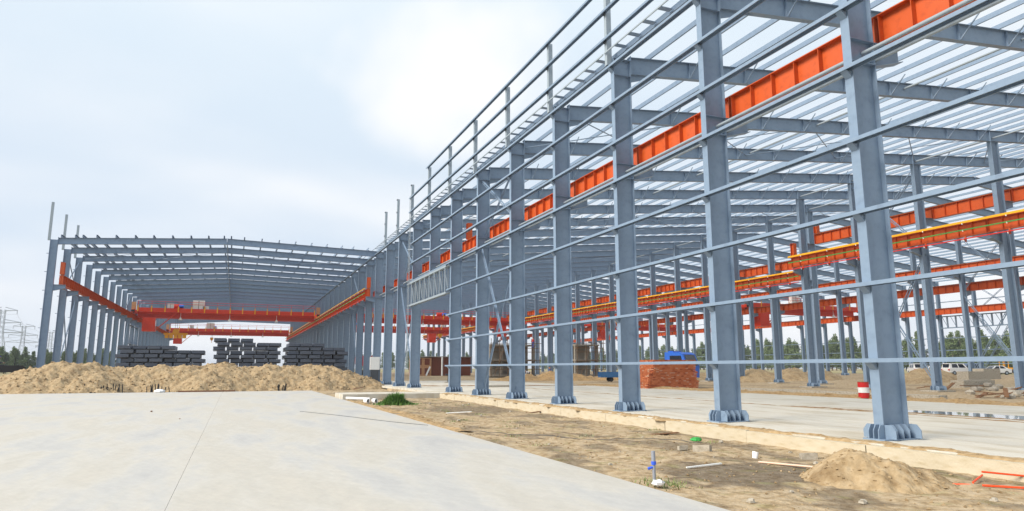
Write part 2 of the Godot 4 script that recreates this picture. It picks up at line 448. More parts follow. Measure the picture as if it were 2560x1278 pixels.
func build_right_hall() -> void:
	var h := thing("steel_hall_frame", "large open grey steel hall frame with girts and a tall parapet beside the road", "building frame", P(14.7, 0, 12.5))
	var st: Material = mats["steel"]; var gv: Material = mats["galvanised"]
	var o := -h.position
	# row A
	var cm := col_mesh(0.87, 0.27, 15.2); var cm7 := col_mesh(0.87, 0.27, 5.7)
	var f1 := fin(0.0, 0.30, 0.33); var f2 := xfin(0.20, 0.33); var f3 := xfin(-0.14, 0.33)
	var cbr := corbel_mesh(1.05, 0.66); var cbl := corbel_mesh(-1.05, 0.66)
	var bp := MB.new(); bp.box(Vector3(-0.21, 0, -0.31), Vector3(1.02, 0.034, 0.31))
	var bpm := bp.mesh()
	var sb := MB.new(); sb.box(Vector3(0.022, -0.008, 0.007), Vector3(0.848, 0.008, 0.15))
	var sm := sb.mesh()
	var cap := MB.new(); cap.box(Vector3(-0.01, 0, -0.17), Vector3(0.88, 0.02, 0.17))
	var capm := cap.mesh()
	var clb := MB.new(); clb.plate(PackedVector2Array([Vector2(-0.005, 0), Vector2(-0.2, 0), Vector2(-0.005, -0.17)]), Vector3.ZERO, Vector3(1, 0, 0), Vector3(0, 1, 0), Vector3(0, 0, 0.20))
	var clm := clb.mesh()
	var gy := [1.86, 3.75, 5.60, 7.50, 9.50, 11.20, 13.05, 14.78]
	for i in range(-1, 34):
		var c: MeshInstance3D
		if i == 7:
			c = inst("column", cm7, st, h, P(14.71, 9.55, zi(i)) + o)
		else:
			c = inst("column", cm, st, h, P(14.71, 0.035, zi(i)) + o)
			inst("base_plate", bpm, st, c, Vector3(0, -0.034, 0))
			if i < 16:
				for x in [0.011, 0.24, 0.45, 0.66, 0.859]:
					inst("gusset", f1, st, c, Vector3(x, 0.001, 0.16 if (x < 0.1 or x > 0.8) else 0.008))
					var g := inst("gusset", f1, st, c, Vector3(x, 0.001, -0.16 if (x < 0.1 or x > 0.8) else -0.008)); g.scale.z = -1.0
				for zz in [-0.14, 0.0, 0.14]:
					inst("gusset", f2, st, c, Vector3(-0.001, 0.001, zz)); inst("gusset", f3, st, c, Vector3(0.871, 0.001, zz))
		var y0 := 9.55 if i == 7 else 0.035
		inst("cap_plate", capm, st, c, Vector3(0, 15.237 - y0, 0))
		inst("corbel", cbr, st, c, Vector3(0.871, 10.45 - y0, 0))
		if i >= 11: inst("corbel", cbl, st, c, Vector3(-0.001, 9.93 - y0, 0))
		if i < 14:
			for y in [9.8, 10.44, 14.5]: inst("stiffener", sm, st, c, Vector3(0, y - y0, 0))
			for k in 8:
				if (k < 4 and i > 6) or i > 8 or (i == 7): continue
				inst("girt_cleat", clm, st, c, Vector3(0, gy[k] - 0.002 - y0, 0))
	# girts and parapet
	for k in 8:
		var b := MB.new()
		var ze := zi(6) + 0.35 if k < 4 else zi(8) + 0.3
		if k == 7: ze = zi(33)
		c_girt(b, 14.47, 14.70, gy[k], 0.10, -6.0, ze)
		part("girt", b, st, h)
	var pm := MB.new(); pm.box(Vector3(-0.12, 0, -0.1), Vector3(-0.108, 3.82, 0.1)); pm.box(Vector3(0.108, 0, -0.1), Vector3(0.12, 3.82, 0.1)); pm.box(Vector3(-0.108, 0, 0.088), Vector3(0.108, 3.82, 0.1)); pm.box(Vector3(-0.108, 0, -0.1), Vector3(0.108, 3.82, -0.088)); pm.box(Vector3(-0.12, 3.82, -0.1), Vector3(0.12, 3.83, 0.1))
	var pmm := pm.mesh()
	var clip := MB.new(); clip.box(Vector3(-0.17, 0, -0.11), Vector3(-0.121, 0.1, 0.11))
	var clipm := clip.mesh()
	for i in range(-1, 11):
		var q := inst("parapet_post", pmm, gv, h, P(14.56, 14.93, zi(i) + 0.06) + o)
		for y in [1.05, 2.4, 3.72]: inst("clip", clipm, mats["dark_steel"], q, Vector3(0, y, 0))
	for k in 3:
		var b := MB.new()
		var y: float = [16.0, 17.35, 18.62][k]
		c_girt(b, 14.24, 14.43, y, 0.10, -6.0, zi(8) + 0.15 if k < 2 else zi(7) + 0.15)
		part("parapet_rail", b, st, h)
	# eave gutter ladder
	for k in range(-1, 33):
		var b := MB.new()
		b.box(P(14.36, 15.46, zi(k) + 0.2), P(14.40, 15.52, zi(k + 1) + 0.1))
		var e := part("gutter_edge", b, gv, h)
		if k > 10: continue
		for j in 5:
			b = MB.new(); b.box(P(14.401, 15.465, zi(k) + 0.7 + j * 1.1), P(14.93, 15.49, zi(k) + 0.95 + j * 1.1))
			part("gutter_bracket", b, st, e)
	# purlins
	var x := 14.98
	while x < 109.6:
		var b := MB.new()
		purlin(b, x, rtop(x) + 0.012, -7.0, zi(33) + 0.2)
		part("purlin", b, st, h)
		x += 1.63
	# rows of inner columns: x, depth, first, last, base height
	var rows := [[49.3, 0.78, 0, 6, 0.08], [56.6, 0.78, 7, 33, 0.16], [80.0, 0.74, 3, 33, 0.74], [109.0, 0.70, 5, 33, 0.76]]
	for r in rows.size():
		var rx: float = rows[r][0]; var d: float = rows[r][1]; var y0: float = rows[r][4]
		var top := rtop(rx + d * 0.5) - 0.80
		if r == 3: top = rtop(rx + d) + 0.02
		var m := col_mesh(d, 0.32, top - y0)
		for i in range(rows[r][2], rows[r][3] + 1):
			var c := inst("column", m, st, h, P(rx, y0, zi(i)) + o)
			if i < 14:
				for xx in [0.011, d * 0.3, d * 0.5, d * 0.7, d - 0.011]: inst("gusset", f1, st, c, Vector3(xx, 0.001, 0.16 if (xx < 0.1 or xx > d - 0.1) else 0.008))
				for zz in [-0.14, 0.14]:
					inst("gusset", f2, st, c, Vector3(-0.001, 0.001, zz)); inst("gusset", f3, st, c, Vector3(d + 0.001, 0.001, zz))
			var lo: float = [11.05, 10.98, 12.9, 10.45][r]; var hi: float = [13.5, 12.9, 10.9, 0.0][r]
			inst("corbel", cbl, st, c, Vector3(-0.001, lo - y0, 0))
			if r < 3: inst("corbel", cbr, st, c, Vector3(d + 0.001, hi - y0, 0))
	# rafters
	for i in range(-1, 34):
		var rb: float = 49.3 if i < 7 else 56.6
		var segs := [[15.582, rb], [rb + 0.03, 66.0], [66.03, 80.4], [80.43, 108.99]]
		for s in segs:
			var b := rafter_mb(s[0], rtop(s[0]), s[1], rtop(s[1]), zi(i), 0.80, 0.26)
			if i >= -1 and s[0] < 16.0:
				b.plate(PackedVector2Array([Vector2(0, 0), Vector2(1.6, 0.15), Vector2(0, -0.35)]), P(15.61, 14.638, zi(i)), Vector3(1, 0, 0), Vector3(0, 1, 0), Vector3(0, 0, 0.012))
			var rf := part("rafter", b, st, h)
			if i >= 1 and i < 9 and s[0] < 50.0:
				var xx: float = s[0] + 3.2
				while xx < s[1] - 0.5:
					b = MB.new()
					b.bar(P(xx, rtop(xx) - 0.77, zi(i) - 0.13), P(xx + 0.12, rtop(xx) + 0.10, zi(i) - 0.95), Vector3(1, 0, 0), 0.045, 0.045)
					part("fly_brace", b, st, rf)
					b = MB.new(); b.box(P(xx - 0.006, rtop(xx) - 0.775, zi(i) - 0.12), P(xx + 0.006, rtop(xx) - 0.03, zi(i) - 0.007))
					part("stiffener", b, st, rf)
					xx += 3.26
	# ties between columns, light tubes
	for i in range(-1, 20):
		var b := MB.new()
		b.tube(P(15.25, 10.12, zi(i) + 0.02), P(15.25, 10.12, zi(i + 1) - 0.02), 0.055, 0.055, 10)
		part("tie_tube", b, gv, h)
		b = MB.new()
		b.bar(P(15.62, 9.98, zi(i) + 0.06), P(15.62, 9.98, zi(i + 1) - 0.06), Vector3.UP, 0.09, 0.12)
		part("brake_beam", b, gv, h)
	for i in range(0, 14):
		for q in [[21.5, 0.25], [49.7 if i < 6 else 57.0, 0.55], [80.4, 0.5], [33.0, 0.3]]:
			var b := MB.new()
			b.tube(P(q[0], rtop(q[0]) - q[1], zi(i) + 0.02), P(q[0], rtop(q[0]) - q[1], zi(i + 1) - 0.02), 0.06, 0.06, 8)
			part("roof_strut", b, gv, h)
	# roof bracing rods
	for i in [3, 7, 8, 12]:
		for k in 6:
			var xa := 15.6 + 8.5 * k; var xb := xa + 8.5
			for s in 2:
				var b := MB.new()
				var p0 := P(xa if s == 0 else xb, rtop(xa if s == 0 else xb) - 0.45, zi(i) + 0.02); var p1 := P(xb if s == 0 else xa, rtop(xb if s == 0 else xa) - 0.45, zi(i + 1) - 0.02)
				b.tube(p0, p1, 0.032, 0.032, 6)
				part("roof_brace", b, st, h)
	# wall bracing
	for q in [[4, 15.15, 0.5, 9.7, 10.6, 14.4], [8, 15.15, 0.5, 9.7, 10.6, 14.4], [4, 49.7, 0.6, 10.6, 11.2, 17.4], [9, 57.0, 0.6, 10.6, 11.2, 17.8], [6, 80.4, 1.2, 10.2, 11.0, 17.6], [9, 109.3, 1.2, 10.2, 10.6, 15.2], [13, 15.15, 0.5, 9.5, 10.4, 14.4], [13, 57.0, 0.6, 10.4, 11.0, 17.8]]:
		var za := zi(q[0]) + 0.02; var zb := zi(q[0] + 1) - 0.02
		for s in 2:
			var e := -0.12 + 0.24 * s
			var z1 := za if s == 0 else zb; var z2 := zb if s == 0 else za
			part("brace", brace(P(q[1] + e, q[2], z1), P(q[1] + e, q[3], z2)), st, h)
			part("brace", brace(P(q[1] + e, q[4], z1), P(q[1] + e, q[5], z2), 0.10, 0.06), st, h)
	door_truss(h, 14.53, zi(6) + 0.1, zi(8) + 0.2, 7.32, 9.35, gv)
	door_truss(h, 109.2, zi(9) + 0.3, zi(11) - 0.2, 8.3, 10.2, st)
	# side girts of the far row
	for k in 4:
		var b := MB.new()
		c_girt(b, 109.75, 109.95, [2.4, 4.6, 6.6, 12.6][k], 0.12, zi(5), zi(30))
		part("girt", b, st, h)
	# ladder on the door column
	var ld := Node3D.new(); ld.name = "access_ladder"; h.add_child(ld, true); ld.position = P(14.3, 9.7, zi(8) - 0.3) + o
	for s in 2:
		var b := MB.new(); b.tube(P(14.3, 1.6, zi(8) - 0.5 + 0.42 * s), P(14.3, 17.6, zi(8) - 0.5 + 0.42 * s), 0.025, 0.025, 6)
		part("ladder_rail", b, mats["galvanised"], ld)
	for k in 45:
		var b := MB.new(); b.tube(P(14.3, 1.9 + 0.34 * k, zi(8) - 0.48), P(14.3, 1.9 + 0.34 * k, zi(8) - 0.1), 0.012, 0.012, 5)
		part("rung", b, mats["galvanised"], ld)

func ltop(x: float) -> float:
	return lerpf(14.60, 15.66, (x + 17.8) / 16.26) if x < -1.54 else lerpf(15.66, 15.30, (x + 1.54) / 16.26)
func build_left_hall() -> void:
	var h := thing("steel_hall_frame", "long gabled grey steel hall frame behind the sand ridge, its roof open to the sky", "building frame", P(-17.5, 0, 79.5))
	var st: Material = mats["steel_left"]; var gv: Material = mats["galvanised"]
	var o := -h.position
	var cm := col_mesh(0.65, 0.32, 14.45); var cb := corbel_mesh(1.05, 0.6)
	var clip := MB.new(); clip.box(Vector3(-0.22, 0, -0.06), Vector3(-0.002, 0.05, 0.06))
	var clm := clip.mesh()
	var pm := MB.new(); pm.box(Vector3(-0.11, 0, -0.1), Vector3(0.11, 3.9, 0.1))
	for i in range(11, 34):
		var c := inst("column", cm, st, h, P(-17.8, 0.0, zi(i)) + o)
		inst("corbel", cb, st, c, Vector3(0.651, 9.93, 0))
		if i < 18:
			for k in 7: inst("girt_cleat", clm, st, c, Vector3(0, 1.9 + k * 1.85, 0))
		if i < 14: inst("parapet_post", pm.mesh(), gv, h, P(-17.93, 14.35, zi(i)) + o)
	for i in range(11, 34):
		for s in [[-17.148, -1.56], [-1.53, 14.695]]:
			part("rafter", rafter_mb(s[0], ltop(s[0]), s[1], ltop(s[1]), zi(i), 0.66, 0.26), st, h)
	for x in [-16.9, -15.7, -15.05, -13.84, -12.14, -10.4, -8.71, -6.94, -5.18, -3.47, -1.92, -1.2, 0.14, 1.96, 3.78, 5.55, 7.3, 9.0, 10.7, 12.0, 13.7]:
		var b := MB.new()
		purlin(b, x, ltop(x) + 0.015, zi(11) - 0.3, zi(33) + 0.2, 0.27, 0.13, 0.02)
		part("purlin", b, st, h)
	for x in [-1.54]:
		var b := MB.new()
		b.tube(P(x, ltop(x) - 0.45, zi(11)), P(x, ltop(x) - 0.45, zi(33)), 0.06, 0.06, 6)
		part("roof_strut", b, st, h)
	for i in range(11, 14):
		for x in [-9.5, 6.3]:
			for s in [-1.0, 1.0]:
				var b := MB.new()
				b.bar(P(x, ltop(x) - 0.62, zi(i + 1)), P(x + s * 1.0, ltop(x + s) + 0.0, zi(i + 1) - 0.25), Vector3.UP, 0.06, 0.06)
				part("fly_brace", b, st, h)
	for q in [[12, -17.45, 0.5, 9.4, 10.3, 13.9], [19, -17.45, 0.5, 9.4, 10.3, 13.9]]:
		for s in 2:
			var za := zi(q[0]) + 0.02; var zb := zi(q[0] + 1) - 0.02
			var z1 := za if s == 0 else zb; var z2 := zb if s == 0 else za
			part("brace", brace(P(q[1], q[2], z1), P(q[1], q[3], z2)), st, h)
			part("brace", brace(P(q[1], q[4], z1), P(q[1], q[5], z2), 0.1, 0.06), st, h)
	for i in [12]:
		for k in 4:
			var xa := -17.0 + 8.0 * k; var xb := xa + 8.0
			for s in 2:
				var b := MB.new()
				b.tube(P(xa if s == 0 else xb, ltop(xa if s == 0 else xb) - 0.4, zi(i)), P(xb if s == 0 else xa, ltop(xb if s == 0 else xa) - 0.4, zi(i + 1)), 0.03, 0.03, 5)
				part("roof_brace", b, st, h)
	for i in range(11, 33):
		var b := MB.new()
		b.tube(P(-17.3, 10.0, zi(i) + 0.02), P(-17.3, 10.0, zi(i + 1) - 0.02), 0.055, 0.055, 6)
		part("tie_tube", b, gv, h)
	door_truss(h, -17.5, zi(20) + 0.1, zi(22), 6.0, 9.2, st)

# ---------- crane runways ----------
func girder_mesh(len_: float, hh: float, wid: float, with_st: bool) -> ArrayMesh:
	# local: runs along -z from 0, bottom at y 0
	var b := MB.new()
	b.ibeam(Vector3(0, hh / 2, -0.015), Vector3(0, hh / 2, -len_ + 0.015), Vector3.UP, hh, wid, 0.024, 0.014)
	if with_st:
		var k := 6
		for j in k + 1:
			var z := -lerpf(0.06, len_ - 0.06, float(j) / k)
			for s in [-1.0, 1.0]: b.box(Vector3(s * 0.008, 0.025, z - 0.008), Vector3(s * (wid * 0.5 - 0.015), hh - 0.025, z + 0.008))
	return b.mesh()
func runway(label: String, x: float, yb: float, yt: float, ia: float, ib: float, near: int, bus: int, stop_side: int) -> void:
	var t := thing("crane_runway", label, "crane runway", P(x, yb, zi(ia)))
	var hh := yt - yb
	var og: Material = mats["orange"]
	var gm := girder_mesh(BAY, hh, 0.38, false); var gs := girder_mesh(BAY, hh, 0.38, true)
	var stm := MB.new(); stm.box(Vector3(-0.175, 0.025, -0.009), Vector3(-0.008, hh - 0.025, 0.009))
	var ste := stm.mesh()
	var n := int(round(ib - ia))
	for k in n:
		var i := ia + k
		var g := inst("girder", gm if k < near else gs, og, t, Vector3(0, 0, -BAY * k))
		if k < near:
			for j in 7: inst("stiffener", ste, og, g, Vector3(0, 0, -lerpf(0.07, BAY - 0.07, j / 6.0)))
	var b := MB.new()
	var za := zi(ia); var zb := zi(ia + n)
	b.box(P(x - 0.05, yt + 0.001, za), P(x + 0.05, yt + 0.09, zb))
	part("rail", b, mats["rail_rust"], t)
	if stop_side != 0:
		b = MB.new()
		var zs := za + 0.25 if stop_side < 0 else zb - 0.25
		b.box(P(x - 0.19, yt + 0.09, zs - 0.2), P(x + 0.19, yt + 1.3, zs - 0.17)); b.box(P(x - 0.19, yt + 0.09, zs + 0.17), P(x + 0.19, yt + 1.3, zs + 0.2)); b.box(P(x - 0.01, yt + 0.09, zs - 0.17), P(x + 0.01, yt + 1.3, zs + 0.17))
		b.box(P(x - 0.19, yt + 1.3, zs - 0.2), P(x + 0.19, yt + 1.32, zs + 0.2))
		part("end_stop", b, og, t)
	if bus > 0:
		var ys := [[yt - 0.05, "yellow", 0.15 if x > 20.0 else 0.08], [yt - 0.58, "green", 0.085], [yb - 0.27, "red", 0.07]]
		for q in ys:
			b = MB.new()
			b.box(P(x - 0.52, q[0], za), P(x - 0.44, q[0] + q[2], zb))
			part("conductor_bar", b, mats[q[1]], t)
		for k in bus:
			var z := za + 1.5 + 3.035 * k
			if z > zb: break
			b = MB.new()
			b.box(P(x - 0.50, yt - 0.07, z - 0.03), P(x - 0.2, yt - 0.02, z + 0.03)); b.box(P(x - 0.49, yt - 0.57, z - 0.03), P(x - 0.2, yt - 0.52, z + 0.03))
			b.box(P(x - 0.3, yb - 0.42, z - 0.05), P(x - 0.22, yb, z + 0.05)); b.box(P(x - 0.52, yb - 0.32, z - 0.05), P(x - 0.22, yb - 0.26, z + 0.05))
			var br := part("bracket", b, og, t)
			b = MB.new()
			for y in [yt - 0.14, yt - 0.64, yb - 0.38]: b.tube(P(x - 0.48, y, z), P(x - 0.48, y + 0.1, z), 0.035, 0.05, 6)
			part("insulator", b, mats["white_plastic"], br)
func build_runways() -> void:
	runway("orange crane runway with stiffener ribs just inside the nearest column row", 16.08, 10.45, 11.36, -1, 6, 7, 0, 1)
	runway("orange crane runway continuing behind the door truss along the same column row", 16.08, 10.45, 11.36, 6, 33, 0, 0, 0)
	runway("orange crane runway in shade on the outer column row of the gabled hall", -16.55, 9.93, 10.88, 11, 33, 0, 0, -1)
	runway("orange crane runway with yellow busbars facing into the gabled hall", 14.0, 9.93, 10.88, 11, 33, 0, 42, -1)
	runway("orange crane runway with yellow, green and red busbars ending beside the brick stack", 48.2, 11.05, 12.0, -1, 6, 0, 14, 1)
	runway("higher orange crane runway behind the one with yellow busbars", 51.25, 13.5, 14.45, -1, 6, 0, 0, 1)
	runway("orange crane runway with yellow busbars running far back through the large hall", 55.4, 10.98, 11.9, 7, 33, 0, 30, 0)
	runway("higher orange crane runway on the far side of the middle column row", 58.5, 12.9, 13.85, 7, 33, 0, 0, 0)
	runway("upper orange crane runway on the column row in front of the tree line", 78.9, 12.9, 13.8, 3, 33, 0, 0, 0)
	runway("lower orange crane runway behind the column row in front of the tree line", 81.7, 10.9, 11.85, 3, 33, 0, 0, 0)
	runway("orange crane runway on the outermost column row before the trees", 107.9, 10.45, 11.4, 5, 33, 0, 0, 0)

# ---------- cranes ----------
func crane(label: String, x0: float, x1: float, z: float, yr: float, cab_x: float, hook_x: float, hook_y: float, grab: bool) -> void:
	var t := thing("bridge_crane", label, "crane", P((x0 + x1) / 2, yr, z), "travelling bridge cranes")
	var rd: Material = mats["crane_red"]
	for s in [-1.0, 1.0]:
		var b := MB.new()
		b.box(P(x0 + 0.6, yr - 0.55, z + s * 1.1 - 0.25), P(x1 - 0.6, yr + 0.75, z + s * 1.1 + 0.25))
		b.box(P(x0 + 0.6, yr + 0.75, z + s * 1.1 - 0.32), P(x1 - 0.6, yr + 0.78, z + s * 1.1 + 0.32))
		part("main_girder", b, rd, t)
	for xx in [x0, x1]:
		var b := MB.new()
		b.box(P(xx - 0.3, yr + 0.18, z - 2.3), P(xx + 0.3, yr + 0.7, z + 2.3))
		var e := part("end_truck", b, rd, t)
		for zz in [-1.8, 1.8]:
			b = MB.new(); b.tube(P(xx - 0.08, yr + 0.27, z + zz), P(xx + 0.08, yr + 0.27, z + zz), 0.27, 0.27, 14)
			part("wheel", b, mats["dark_steel"], e)
		b = MB.new(); b.box(P(xx - 0.25, yr + 0.3, z - 2.7), P(xx + 0.25, yr + 0.6, z - 2.301))
		part("buffer", b, mats["black"], e)
		b = MB.new(); b.box(P(xx - 0.35, yr + 0.7, z - 1.9), P(xx + 0.35, yr + 2.0, z - 1.85))
		part("guard_plate", b, mats["plaster"], e)
	# walkway on the near side
	var b2 := MB.new()
	b2.box(P(x0 + 0.6, yr + 0.30, z - 2.45), P(x1 - 0.6, yr + 0.36, z - 1.43)); b2.box(P(x0 + 0.6, yr + 0.30, z - 2.5), P(x1 - 0.6, yr + 1.02, z - 2.45))
	var wk := part("walkway", b2, rd, t)
	var k := int((x1 - x0) / 2.1)
	for j in k + 1:
		var xx := lerpf(x0 + 0.7, x1 - 0.7, float(j) / k)
		b2 = MB.new(); b2.box(P(xx - 0.09, yr + 0.34, z - 2.53), P(xx + 0.09, yr + 1.35, z - 2.505))
		part("post", b2, mats["crane_yellow"], wk)
	b2 = MB.new()
	for y in [1.75, 2.15]: b2.tube(P(x0 + 0.6, yr + y, z - 2.48), P(x1 - 0.6, yr + y, z - 2.48), 0.035, 0.035, 6)
	for j in k + 1:
		var xx := lerpf(x0 + 0.7, x1 - 0.7, float(j) / k)
		b2.tube(P(xx, yr + 0.36, z - 2.48), P(xx, yr + 2.15, z - 2.48), 0.03, 0.03, 5)
	part("handrail", b2, mats["red"], wk)
	# cabinets on the walkway
	for q in [[cab_x + 3.6, 1.0, 1.5], [cab_x + 7.6, 1.9, 2.2], [cab_x + 9.3, 0.9, 1.2]]:
		b2 = MB.new(); b2.box(P(q[0], yr + 0.361, z - 2.3), P(q[0] + q[1], yr + 0.36 + q[2], z - 1.6))
		var cbn := part("electric_cabinet", b2, mats["white_paint"], t)
		b2 = MB.new(); b2.box(P(q[0] + q[1] * 0.48, yr + 0.5, z - 2.315), P(q[0] + q[1] * 0.52, yr + 0.3 + q[2], z - 2.301))
		part("door_seam", b2, mats["dark_steel"], cbn)
	# trolley
	b2 = MB.new()
	b2.box(P(hook_x - 1.2, yr + 0.95, z - 1.4), P(hook_x + 1.2, yr + 1.15, z + 1.4))
	var tr := part("trolley", b2, rd, t)
	b2 = MB.new(); b2.tube(P(hook_x - 0.8, yr + 1.55, z), P(hook_x + 0.8, yr + 1.55, z), 0.38, 0.38, 12); part("drum", b2, rd, tr)
	b2 = MB.new(); b2.tube(P(hook_x + 0.2, yr + 1.5, z - 0.9), P(hook_x + 1.0, yr + 1.5, z - 0.9), 0.3, 0.3, 10); part("motor", b2, mats["blue"], tr)
	b2 = MB.new()
	for zz in [-1.1, 1.1]:
		for xx in [-1.0, 1.0]: b2.tube(P(hook_x + xx - 0.06, yr + 0.9, z + zz), P(hook_x + xx + 0.06, yr + 0.9, z + zz), 0.12, 0.12, 10)
	part("trolley_wheels", b2, mats["dark_steel"], tr)
	# hook
	b2 = MB.new()
	for s in [-0.15, 0.15]: b2.tube(P(hook_x + s, hook_y + 0.9, z), P(hook_x + s, yr + 1.5, z), 0.025, 0.025, 5)
	var rp := part("hoist_rope", b2, mats["dark_steel"], t)
	b2 = MB.new()
	if grab:
		b2.tube(P(hook_x, hook_y + 0.35, z - 0.5), P(hook_x, hook_y + 0.35, z + 0.5), 0.5, 0.5, 10)
		for j in 5:
			var xx := hook_x - 1.4 + j * 0.7
			b2.box(P(xx - 0.28, hook_y - 0.75, z - 0.5), P(xx + 0.28, hook_y - 0.2, z + 0.5)); b2.tube(P(xx, hook_y - 0.2, z), P(hook_x, hook_y + 0.4, z), 0.06, 0.06, 6)
		b2.box(P(hook_x - 1.9, hook_y - 0.2, z - 0.3), P(hook_x + 1.9, hook_y + 0.15, z + 0.3))
	b2.plate(PackedVector2Array([Vector2(-0.35, 0.9), Vector2(0.35, 0.9), Vector2(0.42, 0.55), Vector2(0.2, 0.1), Vector2(-0.2, 0.1), Vector2(-0.42, 0.55)]), P(hook_x, hook_y, z), Vector3(1, 0, 0), Vector3(0, 1, 0), Vector3(0, 0, 0.3))
	var pts := [Vector2(0, 0.1), Vector2(0, -0.1), Vector2(0.14, -0.25), Vector2(0.06, -0.42), Vector2(-0.12, -0.4)]
	for j in 4: b2.tube(P(hook_x + pts[j].x, hook_y + pts[j].y, z), P(hook_x + pts[j + 1].x, hook_y + pts[j + 1].y, z), 0.06, 0.05, 6)
	part("hook_block", b2, mats["crane_yellow"], t)
	# cab hung below with a stair
	b2 = MB.new()
	b2.box(P(cab_x, yr - 3.0, z - 2.6), P(cab_x + 2.0, yr - 2.9, z - 0.8)); b2.box(P(cab_x, yr - 0.75, z - 2.6), P(cab_x + 2.0, yr - 0.65, z - 0.8))
	b2.box(P(cab_x, yr - 2.9, z - 2.6), P(cab_x + 2.0, yr - 0.75, z - 2.55)); b2.box(P(cab_x, yr - 2.9, z - 0.85), P(cab_x + 2.0, yr - 0.75, z - 0.8))
	b2.box(P(cab_x, yr - 2.9, z - 2.55), P(cab_x + 0.05, yr - 0.75, z - 0.85)); b2.box(P(cab_x + 1.95, yr - 2.9, z - 2.55), P(cab_x + 2.0, yr - 2.1, z - 0.85))
	b2.box(P(cab_x + 0.9, yr - 0.65, z - 1.2), P(cab_x + 1.1, yr - 0.56, z - 1.0))
	var cb := part("operator_cab", b2, rd, t)
	b2 = MB.new(); b2.box(P(cab_x + 1.96, yr - 2.098, z - 2.53), P(cab_x + 1.99, yr - 0.77, z - 0.87)); part("cab_window", b2, mats["glass"], cb)
	b2 = MB.new()
	for zz in [-2.5, -1.9]: b2.bar(P(cab_x + 2.1, yr - 2.7, z + zz), P(cab_x + 5.2, yr + 0.3, z + zz), Vector3(0, 0, 1), 0.08, 0.22)
	for j in 9:
		var q := P(cab_x + 2.1, yr - 2.7, z - 2.2).lerp(P(cab_x + 5.2, yr + 0.3, z - 2.2), (j + 0.5) / 9.0)
		b2.box(q - Vector3(0.14, 0.02, 0.26), q + Vector3(0.14, 0.02, 0.26))
	part("stair", b2, rd, t)
	for j in 3:
		var xx := lerpf(x0, x1, 0.24 + 0.26 * j)
		b2 = MB.new(); b2.tube(P(xx, yr - 0.95, z - 1.9), P(xx, yr - 0.5, z - 1.9), 0.32, 0.10, 12); b2.tube(P(xx, yr - 0.5, z - 1.9), P(xx, yr + 0.3, z - 1.9), 0.04, 0.04, 6)
		part("lamp_shade", b2, mats["white_plastic"], t)
func build_cranes() -> void:
	crane("nearer red bridge crane with a yellow lifting beam and operator cab spanning the gabled hall", -16.55, 14.0, 134.0, 10.97, -15.0, -9.9, 7.7, true)
	crane("farther red bridge crane near the open end of the gabled hall", -16.55, 14.0, 199.0, 10.97, -15.0, -6.0, 8.9, false)
	crane("red bridge crane seen under the door truss in the large hall", 16.08, 55.4, 140.0, 11.45, 52.0, 40.0, 8.0, false)
	crane("red bridge crane farthest back under the door truss in the large hall", 16.08, 55.4, 178.0, 11.45, 47.0, 28.0, 7.6, false)
	crane("red bridge crane between the two outermost column rows near the cars", 81.7, 107.9, 96.0, 11.93, 84.0, 98.0, 9.0, false)
	crane("red bridge crane between the two outermost column rows far back", 81.7, 107.9, 152.0, 11.93, 84.0, 94.0, 8.0, false)

# ---------- sand ----------
func cones(pk: Array, x: float, z: float, sl: float, seed_: float, amp: float) -> float:
	var m := -9.0
	for q in pk:
		var d := Vector2((x - q[0]) / q[3], (z - q[1])).length()
		var hh: float = q[2] - sl * (sqrt(d * d + 0.18) - 0.42)
		m = maxf(m, hh) if absf(m - hh) > 0.25 else maxf(m, hh) + 0.06 * (1.0 - absf(m - hh) / 0.25)
	m += nz.get_noise_2d(x * 0.8 + seed_, z * 0.8) * amp + nf.get_noise_2d(x * 2.6, z * 2.6 + seed_) * amp * 0.45 + nf.get_noise_2d(x * 7.0, z * 7.0) * amp * 0.26 + nf.get_noise_2d(x * 17.0 + 5.0, z * 17.0) * amp * 0.14
	return m
func mound(label: String, pk: Array, x0: float, x1: float, z0: float, z1: float, st: float, sl: float, amp: float, tint: Color, sink := 0.25, nclod := 0, cs := 0.1) -> void:
	var b := MB.new()
	var xs := span(x0, x1, st); var zs := span(z0, z1, st)
	var sd := rng.randf() * 90.0
	var f := func(x: float, z: float) -> float: return maxf(cones(pk, x, z, sl, sd, amp), gh(x, z) - sink)
	var g := func(x: float, z: float) -> Color:
		return tint.lerp(Color(0.62, 0.55, 0.46), smoothstep(0.08, 0.42, nf.get_noise_2d(x * 1.3 + sd, z * 1.3)) * 0.75)
	hf(b, xs, zs, f, g)
	var mo := solo("sand_mound", b, mats["sand"], label, "sand heap")
	if nclod == 0: return
	var cb := MB.new()
	var k := 0
	while k < nclod:
		var x := rng.randf_range(x0 + 0.3, x1 - 0.3); var z := rng.randf_range(z0 + 0.2, z1 - 0.2)
		var y: float = f.call(x, z)
		k += 1
		if y < gh(x, z) - sink + 0.02: continue
		clod(cb, P(x, y, z), cs * pow(rng.randf(), 2.0) + cs * 0.22, tint.lerp(Color(0.66, 0.58, 0.48), rng.randf() * 0.7))
	var co := part("clods", cb, mats["sand"], mo); co.set_meta("kind", "stuff")
func clod(b: MB, p: Vector3, s: float, c: Color) -> void:
	# a crumb of soil: a jittered octahedron
	b.col = c
	var q := []
	for e in [Vector3.RIGHT, Vector3.UP, Vector3.BACK, Vector3.LEFT, Vector3.DOWN, Vector3.FORWARD]: q.append(p + (e + Vector3(rng.randf() - 0.5, rng.randf() - 0.5, rng.randf() - 0.5) * 0.6) * s * (0.35 if absf(e.y) > 0.5 else 0.5))
	for t in [[0, 1, 2], [2, 1, 3], [3, 1, 5], [5, 1, 0], [2, 4, 0], [3, 4, 2], [5, 4, 3], [0, 4, 5]]: b.tri(q[t[0]], q[t[2]], q[t[1]])
